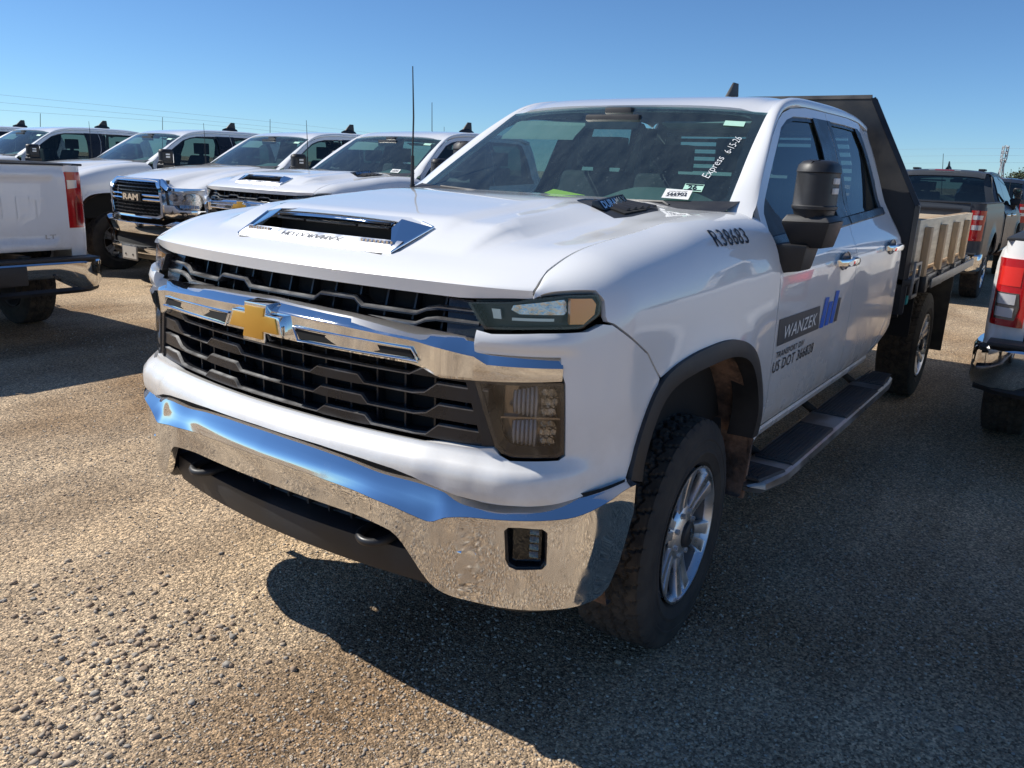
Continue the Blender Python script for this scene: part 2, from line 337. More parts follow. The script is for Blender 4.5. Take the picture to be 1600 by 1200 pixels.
# hood seam curve z(x), crown function for the hood
_SX = [-.62, -.5, -.28, 0, .2, .4, .54, .60, .65, .70, .75, .785]; _SZ = [1.452, 1.452, 1.45, 1.432, 1.408, 1.388, 1.371, 1.358, 1.343, 1.325, 1.305, 1.285]
seamz = pchip(_SX, _SZ)
SEAMY = .788
XN = lambda y: .918-.17*y*y-.9*np.clip(np.abs(y)-.66, 0, 1)**2
def hood_z(x, y):
    x = np.asarray(x, float); y = np.asarray(y, float); a = np.abs(y)
    xs = x+(.792-XN(y))*np.clip((x+.3)/1.1, 0, 1)          # slide the seam profile along the nose curve
    z = seamz(np.clip(xs, -.62, .785)); u = XN(y)-x
    ko = .575+.045*smooth(.2, .9, u); ki = .520-.05*smooth(.2, .9, u); tt = np.clip((ko-a)/(ko-ki), 0, 1); tt = .75*tt+.25*tt*tt*(3-2*tt); dome = .038*tt*np.clip((u-.13)/.20, 0, 1)*(1-.60*smooth(.7, 1.3, u))
    ridge = .012*smooth(.44, .36, a)*smooth(.18, .30, u)*(1-.5*smooth(.8, 1.3, u))
    valley = -.006*np.exp(-((a-.68)/.06)**2)*smooth(.15, .4, u)*(1-smooth(.8, 1.3, u))
    return z+dome+ridge+valley+.004*(1-(y/.8)**2)
def hoodf(u, y):
    """u = 0..: distance behind the nose crease; u<0 runs down the lip"""
    u = np.asarray(u, float); y = np.asarray(y, float); xn = XN(y); x = xn-np.clip(u, 0, 9)
    z = hood_z(x, y); lip = np.clip(-u, 0, 1)
    r = .012*np.exp(-np.clip(u, 0, 1)/.02)
    return np.stack([x+0*y+np.where(u < 0, -lip*.20, 0), y+0*x, z-lip-0*r], -1)
def fend(s, v):
    s = np.asarray(s, float); v = np.asarray(v, float); B = body(s, np.minimum(v, 1.2))
    B0 = body(s, 1.2+0*s); Bd = (B0-body(s, 1.17+0*s))/.03
    xT = np.where(B0[..., 0] > .45, .785-(s-.80)*.93, B0[..., 0]); k = smooth(.05, .55, B0[..., 0])
    xT = np.minimum(.785, (1-k)*B0[..., 0]+k*(.785-(s-.833)*(.785-.45)/(s_of_x(.45)-.833)))
    zT = seamz(xT); T = np.stack([xT, SEAMY+.020*smooth(.70, .785, xT), zT], -1)
    h = (zT-1.2); t = np.clip((v-1.2)/.3, 0, 1)[..., None]
    p1 = B0+Bd*(h*.62)[..., None]; d = T-B0; d[..., 2] = 0; p2 = T-d*.62; p2[..., 2] = zT-.006
    P = (1-t)**3*B0+3*(1-t)**2*t*p1+3*(1-t)*t*t*p2+t**3*T
    return np.where((v > 1.2)[..., None], P, B)
_FV = {}
def fv(s, z):
    """domain v whose height is z"""
    if z <= 1.2: return float(z)
    k = round(float(s), 5)
    if k not in _FV:
        v = np.linspace(1.2, 1.5, 90); _FV[k] = (np.maximum.accumulate(fend(np.full(90, k), v)[:, 2]), v)
    return float(np.interp(z, *_FV[k]))
def fva(s, z):
    s = np.atleast_1d(np.asarray(s, float)); z = np.atleast_1d(np.asarray(z, float))+0*s; v = np.linspace(1.2, 1.5, 60); S2, V2 = np.meshgrid(s, v); Zt = np.maximum.accumulate(fend(S2.ravel(), V2.ravel())[:, 2].reshape(S2.shape), 0)
    i = np.clip((Zt < z).sum(0), 1, 59); k = np.arange(len(s)); z0 = Zt[i-1, k]; z1 = Zt[i, k]; t = np.clip((z-z0)/(z1-z0+1e-9), 0, 1); return np.where(z <= 1.2, z, v[i-1]+t*(v[1]-v[0]))
# front fascia with the projecting lower lip
def fasc(s, z):
    s = np.asarray(s, float); z = np.asarray(z, float); a = np.abs(s); P = body(s, z); e = 1e-3; T = body(s+e, z)-body(s-e, z)
    n = np.stack([T[..., 1], -T[..., 0], 0*s], -1); n /= np.linalg.norm(n, axis=-1)[..., None]
    lip = smooth(.874, .822, z)*(1-smooth(.765, .72, z)*.5)
    notch = 1-.22*smooth(.56, .64, a)*(1-smooth(.72, .80, a))
    o = .040*lip*notch*(1-smooth(.86, 1.06, a))
    fold = .010*smooth(1.128, 1.150, z)*smooth(1.2, 1.165, z)*(1-smooth(.90, .99, a))
    return P+n*(o+fold)[..., None]
def off(fn, d):
    def g(s, z):
        P = fn(s, z); e = 1e-3; a = fn(s+e, z)-fn(s-e, z); b = fn(s, z+e)-fn(s, z-e); n = np.cross(a, b); n /= np.linalg.norm(n, axis=-1)[..., None]+1e-12
        sg = np.sign((n*np.stack([0*s+.3, np.where(np.asarray(s) < 0, -1, 1)*.9, 0*s+.3], -1)).sum(-1))
        return P+n*(sg*d)[..., None]
    return g
def planout(s, z, o):
    """point at outline position s, height z, o outwards in plan"""
    s = np.atleast_1d(np.asarray(s, float)); z = np.asarray(z, float)+0*s; P = body(s, z); e = 1e-3; T = body(s+e, z)-body(s-e, z)
    n = np.stack([T[..., 1], -T[..., 0], 0*s], -1); n /= np.linalg.norm(n, axis=-1)[..., None]; return P+n*(np.asarray(o)+0*s)[..., None]
def both(f):
    for sg in (1, -1): f(sg)

# ---------------------------------------------------------------- wheels
def lathe(name, prof, m, parent, n=64, smooth=35, axis_y=True, rfun=None, label=None):
    v = []; f = []
    for i in range(n):
        a = 2*pi*i/n
        for k, (y, r) in enumerate(prof):
            rr = r if rfun is None else rfun(a, y, r, k)
            v.append((rr*cos(a), y, rr*sin(a)))
    q = len(prof)
    for i in range(n):
        for k in range(q-1): f.append((i*q+k, i*q+k+1, ((i+1) % n)*q+k+1, ((i+1) % n)*q+k))
    return mesh(name, v, f, m, parent, smooth, label)
TYR = .402
def tyre_prof(R=TYR, w=.262, rim=.236):
    h = w/2; sw = [(-h*.78, rim), (-h*.93, rim+.018), (-h*.985, rim+.045), (-h*1.012, rim+.050), (-h*1.012, rim+.056), (-h*.99, rim+.061), (-h*1.0, rim+.085), (-h*.985, R-.075), (-h*1.0, R-.071), (-h*.995, R-.064), (-h*.975, R-.060), (-h*.97, R-.055), (-h*.94, R-.032), (-h*.90, R-.017)]
    tr = [(y, R-.006*(abs(y)/(h*.84))**3) for y in np.linspace(-h*.84, h*.84, 41)]
    return sw+tr+[(-y, r) for y, r in sw[::-1]]
def make_tyre(parent, n=336):
    h = .131
    def rf(a, y, r, k):
        if r < TYR-.012:
            if abs(y) > h*.88 and TYR-.04 < r: return r-(.004 if (a*42/(2*pi)) % 1 < .28 else 0)
            if abs(y) > h*.95: return r
            return r
        t = a*42/(2*pi); g = 0; u = y/h
        z1 = .055*(abs((t % 1)-.5)*4-1)
        for c in (-.50, -.17, .17, .50):
            if abs(u-c-z1*(1 if c > 0 else -1)) < .045: g = 1
        band = int(np.floor((u+.84)/.336)); ph = (t+.31*band+(u*.9 if band % 2 else -u*.9)) % 1
        if ph < .17: g = 1
        if abs(u) < .5 and abs(ph-.58) < .035: g = max(g, .5)
        return r-(.0075 if abs(u) > .5 else .009)*g
    o = lathe('tyre', tyre_prof(), ['tread', 'rubber'], parent, n, 30, rfun=rf); me = o.data
    q = len(tyre_prof())
    mi = np.ones(len(me.polygons), int); k = np.arange(len(mi)) % (q-1); mi[(k >= 14) & (k < q-16)] = 0; me.polygons.foreach_set('material_index', mi)
    return o
def make_wheel(parent, name='wheel', detail=True):
    """outboard side is +y"""
    rim = lathe(name, [(.092, .221), (.106, .226), (.118, .238), (.124, .240), (.124, .232), (.114, .227), (.098, .222), (.092, .221)], 'alloy', parent, 72, 30)
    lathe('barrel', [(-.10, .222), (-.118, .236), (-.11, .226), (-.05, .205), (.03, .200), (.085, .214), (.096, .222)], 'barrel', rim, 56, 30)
    # disc at the back and the brake
    lathe('brake_disc', [(.0, .02), (.0, .165), (-.02, .165), (-.02, .02)], 'under', rim, 32)
    mb = MB(); pk = MB()
    for i in range(6):
        a0 = 2*pi*i/6+.26
        for sgn in (-1, 1):
            a1 = a0+sgn*.16; a2 = a0+sgn*.30
            def P(r, a, y): return (r*cos(a), y, r*sin(a))
            w = .052
            secs = []
            for (r, a, hw, y) in ((.072, a0+sgn*.22, .019, .096), (.12, a0+sgn*.165, .017, .099), (.175, a0+sgn*.150, .020, .107), (.229, a0+sgn*.150, .026, .118)):
                c = Vector(P(r, a, y)); t = Vector((-sin(a), 0, cos(a)))
                secs.append([c+t*hw*1.05+Vector((0, -.030, 0)), c+t*hw*.9, c-t*hw*.9, c-t*hw*1.05+Vector((0, -.030, 0))])
            n0 = len(mb.v); mb.v += [tuple(p) for s_ in secs for p in s_]
            for j in range(3):
                for k in range(4): mb.f.append((n0+j*4+k, n0+j*4+(k+1) % 4, n0+(j+1)*4+(k+1) % 4, n0+(j+1)*4+k))
    mb.build('spokes', 'alloy', rim, bevel=.004, smooth=40)
    for i in range(6):
        a0 = 2*pi*i/6+.26; p = [((.085)*cos(a0-.14), .078, .085*sin(a0-.14)), (.085*cos(a0+.14), .078, .085*sin(a0+.14)), (.224*cos(a0+.16), .098, .224*sin(a0+.16)), (.224*cos(a0-.16), .098, .224*sin(a0-.16))]
        pk.hexa([(x, y-.012, z) for x, y, z in p]+p)
    pk.build('spoke_webs', 'argent', rim, bevel=.002)
    hub = lathe('hub', [(.060, .02), (.088, .100), (.098, .090), (.108, .064), (.112, .048)], 'alloy', rim, 48, 30)
    for i in range(8):
        lg = MB(); a = 2*pi*i/8; c = Vector((.078*cos(a), 0, .078*sin(a)))
        lg.tube([c+Vector((0, .07, 0)), c+Vector((0, .112, 0))], [.0105, .0095], 6); lg.build('lug_nut', 'argent', rim, smooth=30)
    lathe('hub_cap', [(.105, .047), (.122, .045), (.128, .036), (.129, .001)], 'plastic', rim, 32, 40)
    e = MB(); e.prism([(-.026, -.006), (-.007, -.006), (-.009, -.013), (.009, -.013), (.007, -.006), (.026, -.006), (.022, .006), (.006, .006), (.009, .013), (-.009, .013), (-.006, .006), (-.022, .006)][::-1], lambda a, b: (a, .1295, b), lambda a, b: (a, .132, b)); e.build('emblem', 'chrome', rim)
    make_tyre(rim)
    return rim
# ================================================================ the parts shared by the crew-cab trucks
CLINE = [(-.50, .872, 1.418), (-.53, .864, 1.448), (-.612, .846, 1.478), (-.711, .818, 1.55), (-.84, .785, 1.64), (-1.004, .743, 1.749), (-1.141, .712, 1.818), (-1.243, .695, 1.857), (-1.373, .685, 1.884), (-1.612, .677, 1.905), (-1.977, .675, 1.911), (-2.392, .674, 1.914), (-2.65, .678, 1.904), (-2.82, .69, 1.872)]
ILINE = [(-.485, .785, 1.440), (-.51, .777, 1.450), (-.56, .757, 1.475), (-.70, .733, 1.565), (-.85, .706, 1.66), (-1.0, .682, 1.752), (-1.158, .660, 1.846), (-1.27, .648, 1.893), (-1.40, .635, 1.922), (-1.6, .62, 1.942), (-2.0, .61, 1.955), (-2.3, .61, 1.956), (-2.6, .61, 1.945), (-2.84, .615, 1.915)]
def poly3(P, n):
    P = np.array(catmull(P, 8)); d = np.r_[0, np.cumsum(np.linalg.norm(np.diff(P, axis=0), axis=1))]; t = np.linspace(0, d[-1], n)
    return np.stack([np.interp(t, d, P[:, i]) for i in range(3)], -1)
def my(P): P = np.array(P, float).copy(); P[..., 1] *= -1; return P
def wsurf(u, v):
    """windshield: u -1..1 across, v 0..1 up"""
    u = np.asarray(u, float); v = np.asarray(v, float); I = np.array(ILINE)[2:7]; t = np.linspace(0, 1, len(I))
    ex, ey, ez = [np.interp(v, t, I[:, i]) for i in range(3)]
    bow = (1-np.abs(u)**2.2)
    return np.stack([ex+bow*(.115-.045*v), ey*u, ez+bow*(-.018+.042*v)], -1)
DOORZ0 = lambda x: .625 if x > -2.2 else .625+.0
def door_frame(side):
    fn = body if side > 0 else mir(body); return fn
def sx(x): return s_of_x(x)
FDOOR = [(sx(-.600), .632), (sx(-.585), .80), (sx(-.575), 1.20), (sx(-.570), 1.32), (sx(-.585), 1.42), (sx(-.615), 1.478), (sx(-.713), 1.55), (sx(-.842), 1.638), (sx(-1.006), 1.746), (sx(-1.143), 1.815), (sx(-1.245), 1.853), (sx(-1.375), 1.880), (sx(-1.612), 1.901), (sx(-1.945), 1.906), (sx(-1.955), 1.74), (sx(-1.925), 1.60), (sx(-1.825), 1.40), (sx(-1.755), 1.33), (sx(-1.718), 1.20), (sx(-1.718), .632)]
FWIN = [(sx(-.612), 1.346), (sx(-.655), 1.447), (sx(-.735), 1.507), (sx(-.867), 1.600), (sx(-1.0), 1.690), (sx(-1.15), 1.785), (sx(-1.27), 1.826), (sx(-1.39), 1.848), (sx(-1.60), 1.858), (sx(-1.932), 1.866), (sx(-1.938), 1.74), (sx(-1.905), 1.60), (sx(-1.825), 1.43), (sx(-1.805), 1.393), (sx(-1.5), 1.381), (sx(-1.0), 1.360)]
RDOOR = [(sx(-1.724), .632), (sx(-1.724), 1.20), (sx(-1.761), 1.33), (sx(-1.831), 1.40), (sx(-1.931), 1.60), (sx(-1.961), 1.74), (sx(-1.951), 1.906), (sx(-2.2), 1.909), (sx(-2.392), 1.910), (sx(-2.62), 1.900), (sx(-2.715), 1.86), (sx(-2.76), 1.76), (sx(-2.80), 1.60), (sx(-2.79), 1.42), (sx(-2.745), 1.28), (sx(-2.715), 1.0), (sx(-2.67), .83), (sx(-2.53), .70), (sx(-2.38), .645), (sx(-2.30), .632)]
RWIN = [(sx(-1.845), 1.396), (sx(-1.85), 1.43), (sx(-1.925), 1.60), (sx(-1.958), 1.74), (sx(-1.955), 1.867), (sx(-2.3), 1.870), (sx(-2.58), 1.866), (sx(-2.63), 1.845), (sx(-2.655), 1.74), (sx(-2.67), 1.60), (sx(-2.655), 1.44), (sx(-2.645), 1.418)]
def inset(fn, d): return off(fn, -d)
def make_cab(root, wm='white', kind='chevy', detail=2, sidemat='side', rearmat='side', back=True):
    st = .035 if detail == 2 else .07
    for sg in (1, -1):
        fn = body if sg > 0 else mir(body)
        # ---- doors, each with window, trim and handle
        for which, (O, Wn) in enumerate(((FDOOR, FWIN), (RDOOR, RWIN))):
            d = panel('door', O, fn, wm, root, holes=[Wn], step=st, flip=(sg > 0) is False, flange=.02)
            gm = sidemat if which == 0 else rearmat
            wi = panel('window', Wn, inset(fn, .012), gm, d, step=.12, flange=0, bstep=.05)
            # black surround of the window: a band inside the outline
            c = np.mean(Wn, 0); inner = [tuple(c+(np.array(p)-c)*np.array([.955, .93])) for p in Wn]
            panel('window_trim', Wn, inset(fn, .006), 'gloss', d, holes=[inner], step=.05, flange=0, bstep=.04)
            if detail:
                if which == 0:   # sail triangle at the front, pillar strip at the rear
                    panel('sail_panel', [(sx(-.614), 1.349), (sx(-.657), 1.447), (sx(-.74), 1.507), (sx(-.80), 1.45), (sx(-.90), 1.39), (sx(-.92), 1.362)], inset(fn, .003), 'plastic', d, step=.06, flange=.004)
                    panel('pillar_trim', [(sx(-1.66), 1.388), (sx(-1.822), 1.391), (sx(-1.87), 1.49), (sx(-1.92), 1.60), (sx(-1.952), 1.74), (sx(-1.943), 1.868), (sx(-1.70), 1.864), (sx(-1.715), 1.74), (sx(-1.70), 1.60)], inset(fn, -.001), 'gloss', d, step=.07, flange=.006)
                else:
                    panel('pillar_trim', [(sx(-1.836), 1.393), (sx(-1.90), 1.395), (sx(-1.985), 1.58), (sx(-2.02), 1.74), (sx(-2.01), 1.870), (sx(-1.953), 1.869), (sx(-1.962), 1.74), (sx(-1.932), 1.60)], inset(fn, -.001), 'gloss', d, step=.07, flange=.006)
                    panel('pillar_trim', [(sx(-2.585), 1.413), (sx(-2.655), 1.416), (sx(-2.676), 1.60), (sx(-2.662), 1.74), (sx(-2.636), 1.845), (sx(-2.58), 1.868), (sx(-2.52), 1.868), (sx(-2.585), 1.76), (sx(-2.60), 1.60)], inset(fn, 0.0), 'gloss', d, step=.07, flange=.006)
                xs0, xs1 = ((-.60, -1.815) if which == 0 else (-1.835, -2.66)); secs = []
                for x in np.linspace(xs0, xs1, 10):
                    zb = 1.337+(-.608-x)*.0395; s = sx(x); secs.append([fn(s, zb-.012)+0, (off(fn, .008)(np.array([s]), np.array([zb-.008]))[0]), (off(fn, .008)(np.array([s]), np.array([zb+.024]))[0]), fn(s, zb+.03)])
                loft('belt_moulding', secs, 'gloss', d, smooth=30)
                # door handle: bar on two feet with a dark recess behind
                xh, zh = ((-1.47, 1.228) if which == 0 else (-2.48, 1.240))
                hb = MB(); y0 = .982
                P = [Vector((xh+.135*cos(t)*1.0, y0+.012+.036*(1-abs(cos(t))**4), zh)) for t in np.linspace(0, pi, 13)]
                secs = []
                for i, p in enumerate(P):
                    w = .019-.004*abs(cos(pi*i/12)); secs.append([(p.x, sg*(p.y+dy), p.z+dz) for dy, dz in ((0, -w), (.009, -w*.8), (.012, 0), (.009, w*.8), (0, w), (-.008, w*.7), (-.008, -w*.7))])
                loft('door_handle', secs, ('chrome' if kind == 'chevy' else wm), d, closed=True, smooth=50, cap=True)
                mb = MB(); mb.tube([(xh-.02+.085*cos(t), sg*(y0+.0025), zh+.040*sin(t)) for t in np.linspace(0, 2*pi, 25)], .0035, 5, False)
                mb.add([(xh-.02+.080*cos(t), sg*(y0+.002), zh+.036*sin(t)) for t in np.linspace(0, 2*pi, 24, False)], [tuple(range(24))]); mb.build('handle_recess', 'galv', d, smooth=60)
        # ---- pillar and roof rail strip
        I = poly3(ILINE, 44); C = poly3(CLINE, 44); secs = []
        for k_, (a, b) in enumerate(zip(I, C)):
            bu = (.012+.010*float(smooth(10, 20, k_)))*min(1, .15+k_/6); n = np.array([.15, .75, .65]); n /= np.linalg.norm(n)
            row = [a+np.array([-.004, -.004, -.03])]+[(1-t)*a+t*b+n*(bu*(1-(2*t-1)**2)**.8) for t in np.linspace(0, 1, 9)]+[b+np.array([0, -.03, -.012])]
            if sg < 0: row = [my(p) for p in row]
            secs.append(row)
        loft('roof_pillar', secs, wm, root, smooth=60)
        # ---- corner panel behind the rear door
        def qfn(s, z, fn=fn):
            P = np.array(fn(s, z)); x = P[..., 0]; k = np.clip((-2.80-x)/.10, 0, 1); P[..., 1] -= sg*.05*k**2.4; return P
        panel('corner_panel', [(sx(-2.31), .625), (sx(-2.39), .638), (sx(-2.535), .692), (sx(-2.675), .822), (sx(-2.721), 1.0), (sx(-2.751), 1.28), (sx(-2.796), 1.42), (sx(-2.806), 1.60), (sx(-2.766), 1.76), (sx(-2.722), 1.862), (sx(-2.82), 1.870), (sx(-2.87), 1.76), (sx(-2.90), 1.60), (sx(-2.90), 1.42), (sx(-2.89), 1.0), (sx(-2.87), .80), (sx(-2.76), .72), (sx(-2.50), .63), (sx(-2.40), .60)], qfn, wm, root, step=.05)
        # ---- rocker
        secs = []
        for x in np.linspace(-.50, -2.44, 14):
            s = sx(x); y = float(body(s, .63)[1]); secs.append([(x, sg*(y+.0), .626), (x, sg*(y+.006), .616), (x, sg*(y-.004), .588), (x, sg*(y-.06), .570), (x, sg*(y-.2), .57)])
        loft('rocker', secs, wm, root, smooth=40)
    # ---- roof skin
    xs = np.r_[np.linspace(0, .15, 6)[:-1], np.linspace(.15, 1, 16)]; I = poly3(ILINE[6:], 60); rows = []
    fz0 = pchip([-3.0, -2.84, -2.6, -2.0, -1.6, -1.35, -1.2, -1.08], [1.90, 1.945, 1.978, 1.976, 1.958, 1.932, 1.905, 1.875])
    for t in xs:
        e = np.array([np.interp(t, np.linspace(0, 1, 60), I[:, i]) for i in range(3)]); row = []
        for w in np.linspace(-1, 1, 25):
            bow = (1-abs(w)**2.2); x = e[0]+bow*.072*(1-t)**2*1.0; zc = float(fz0(x)); z = e[2]+(zc-e[2]+.0)*(1-abs(w)**2.6)
            z -= .010*exp(-((abs(w)-.93)/.03)**2)
            row.append((x, e[1]*w, z))
        rows.append(row)
    rows.insert(0, [(x-.01, y, z-.03) for x, y, z in rows[0]]); rows.append([(x-.03, y, z-.03) for x, y, z in rows[-1]]); rows.append([(x-.015, y, z-.05) for x, y, z in rows[-1]])
    loft('roof', rows, wm, root, smooth=50)
    # ---- windshield with its black ceramic band
    O = [(-1, .015), (1, .015), (1, 1), (-1, 1)]
    ws = panel('windshield', O, wsurf, 'ws', root, step=.12, flange=0, bstep=.08)
    rc = []
    for cx, cy, a0 in ((.86, .90, 0), (-.86, .90, 90), (-.90, .105, 180), (.90, .105, 270)):
        for a in np.radians(np.linspace(a0, a0+90, 7)): rc.append((cx+.07*cos(a), cy+.07*sin(a)))
    def wsin(u, v): return wsurf(u, v)+np.array([-.006, 0, -.008])
    panel('glass_border', [(-1, -.02), (1, -.02), (1, 1), (-1, 1)], wsin, 'gloss', ws, holes=[rc], step=.06, flange=0, bstep=.05)
    # ---- cowl under the glass
    secs = []
    for y in np.linspace(-.79, .79, 17):
        e = wsurf(np.array([y/.757*.97]), np.array([0.03]))[0]; secs.append([(e[0]-.01, y, e[2]+.002), (e[0]+.035, y, e[2]-.010), (e[0]+.15, y, e[2]-.035)])
    cw = loft('cowl', secs, 'plastic', root, smooth=40)
    if detail:
        for y0, ln in ((-.10, .52), (.52, .50)):
            mb = MB(); a = Vector((-.50, y0, 1.452)); p0 = wsurf(np.array([y0/.75]), np.array([.03]))[0]; p1 = wsurf(np.array([(y0-ln)/.75]), np.array([.04]))[0]
            mb.tube([Vector(p0)+Vector((.05, .04, -.015)), Vector(p0)+Vector((.02, 0, -.004)), (Vector(p0)+Vector(p1))/2+Vector((.022, 0, -.006)), Vector(p1)+Vector((.010, 0, -.004))], .006, 6)
            mb.build('wiper', 'plastic', cw, smooth=40)
    # ---- cabin interior
    it = MB(); it.box((-2.80, -.86, .60), (-.45, .86, .72)); it.box((-2.80, -.80, .72), (-2.74, .80, 1.36)); fl = it.build('floor_pan', 'inter', root)
    hp = []
    for t in np.linspace(0, 1, 10):
        e = np.array([np.interp(t, np.linspace(0, 1, 60), I[:, i]) for i in range(3)]); hp.append([(e[0]-.03, e[1]*w*.97, e[2]-.035+.045*(1-abs(w)**2)) for w in np.linspace(-1, 1, 9)])
    loft('headliner', hp, 'head', root, smooth=60)
    # dashboard: rises towards the driver
    secs = []
    for y in np.linspace(-.84, .84, 29):
        hood = .062*exp(-((y-.36)/.23)**4); bx = .10*(1-(y/.8)**2)
        secs.append([(-.50+bx, y, 1.405), (-.58+bx, y, 1.432+hood*.3), (-.72, y, 1.450+hood*.8), (-.80, y, 1.458+hood), (-.88, y, 1.445+hood), (-.92, y, 1.39), (-.90, y, 1.24), (-.84, y, 1.0)])
    loft('dashboard', secs, 'dash', root, smooth=45)
    if detail:
        mb = MB(); c = Vector((-1.05, .38, 1.27)); t1 = Vector((0, 1, 0)); t2 = Vector((.34, 0, .94)); mb.tube([c+.19*(cos(a)*t1+sin(a)*t2) for a in np.linspace(0, 2*pi, 33)], .016, 8, False)
        mb.box((-.04, -.09, -.05), (.01, .09, .05), None, c); mb.box((-.02, -.18, -.02), (.005, .18, .02), None, c); mb.tube([c, c+Vector((.25, 0, -.1))], .03, 8); mb.build('steering_wheel', 'inter', root, smooth=50)
        mb = MB(); mb.box((-.98, -.11, 1.26), (-.905, .11, 1.40)); mb.build('centre_screen', 'gloss', root, bevel=.01)
    for x0, ys in ((-1.42, (.40, -.40)), (-2.32, (.40, -.40))):
        for y in ys:
            mb = MB(); mb.box((x0-.10, y-.25, .95), (x0+.42, y+.25, 1.06)); b = [(x0-.06, y-.25, 1.0), (x0+.06, y-.25, 1.0), (x0+.06, y+.25, 1.0), (x0-.06, y+.25, 1.0), (x0-.24, y-.21, 1.58), (x0-.13, y-.21, 1.58), (x0-.13, y+.21, 1.58), (x0-.24, y+.21, 1.58)]
            mb.hexa(b); se = mb.build('seat', 'inter', root, bevel=.035, seg=3)
            mb = MB(); mb.box((x0-.27, y-.13, 1.60), (x0-.16, y+.13, 1.76)); mb.box((x0-.22, y-.05, 1.55), (x0-.20, y+.05, 1.62)); mb.build('headrest', 'inter', se, bevel=.03, seg=3)
    mb = MB(); mb.box((-1.02, -.14, 1.765), (-.985, .14, 1.83)); mr_ = mb.build('rear_view_mirror', 'plastic', root, bevel=.012)
    mb = MB(); mb.box((-1.16, -.07, 1.80), (-1.04, .07, 1.865)); mb.build('camera_housing', 'plastic', mr_, bevel=.01)
    for y0, rr in ((-.40, .30), (.40, .0)):
        mb = MB(); mb.hexa([(-1.12, y0-.19, 1.81), (-1.12, y0+.21, 1.81), (-1.10, y0+.21, 1.80), (-1.10, y0-.21, 1.80), (-1.20+rr*.7, y0-.21, 1.80-rr*.22), (-1.20+rr*.7, y0+.21, 1.80-rr*.22), (-1.18+rr*.7, y0+.21, 1.78-rr*.22), (-1.18+rr*.7, y0-.21, 1.78-rr*.22)]); mb.build('sun_visor', 'head', root, bevel=.006)
    # pillars inside
    for sg in (1, -1):
        mb = MB(); mb.hexa([(-1.70, sg*.88, .72), (-1.56, sg*.88, .72), (-1.56, sg*.82, .72), (-1.70, sg*.82, .72), (-1.98, sg*.68, 1.89), (-1.86, sg*.68, 1.89), (-1.86, sg*.64, 1.89), (-1.98, sg*.64, 1.89)]); mb.build('inner_pillar', 'inter_l', root, bevel=.01)
        mb = MB(); mb.hexa([(-2.84, sg*.86, .72), (-2.60, sg*.86, .72), (-2.60, sg*.82, .72), (-2.84, sg*.82, .72), (-2.80, sg*.68, 1.87), (-2.66, sg*.68, 1.87), (-2.66, sg*.64, 1.87), (-2.80, sg*.64, 1.87)]); mb.build('inner_pillar', 'inter_l', root, bevel=.01)
    # back wall of the cab with its window
    def bw(y, z): y = np.asarray(y, float); z = np.asarray(z, float); return np.stack([-2.90+.06*smooth(1.35, 1.95, z)+.03*(y/.8)**2, y, z], -1)
    wy = lambda z: .84-.0 if z < 1.4 else .84-(z-1.4)*.36
    win = [(-.70, 1.39), (.70, 1.39), (.58, 1.85), (-.58, 1.85)]
    bwall = panel('back_wall', [(-.86, .62), (.86, .62), (.84, 1.42), (.65, 1.90), (-.65, 1.90), (-.84, 1.42)], bw, wm, root, holes=[win], step=.12, flange=0)
    panel('rear_window', win, lambda y, z: bw(y, z)+np.array([.01, 0, 0]), rearmat, bwall, step=.2, flange=0)
    # roof fin
    mb = MB(); fx = -2.40
    secs = []
    for t in np.linspace(0, 1, 10):
        x = fx+.19*(.5-t)*-1; w = .042*sin(pi*min(1, .15+t*.8))**.6; h = .028*sin(pi*(.1+.85*t))
        secs.append([(fx-.13+.26*t, yy*w*1.2, 1.975+(h*1.5+.022)*(1-abs(yy)**2.5)) for yy in np.linspace(-1, 1, 9)])
    fin = loft('roof_antenna', secs, 'plastic', root, smooth=60)
    mb.hexa([(fx-.10, -.012, 2.02), (fx+.07, -.012, 2.02), (fx+.07, .012, 2.02), (fx-.10, .012, 2.02), (fx-.095, -.006, 2.115), (fx-.025, -.006, 2.115), (fx-.025, .006, 2.115), (fx-.095, .006, 2.115)]); mb.build('fin', 'plastic', fin, bevel=.004)
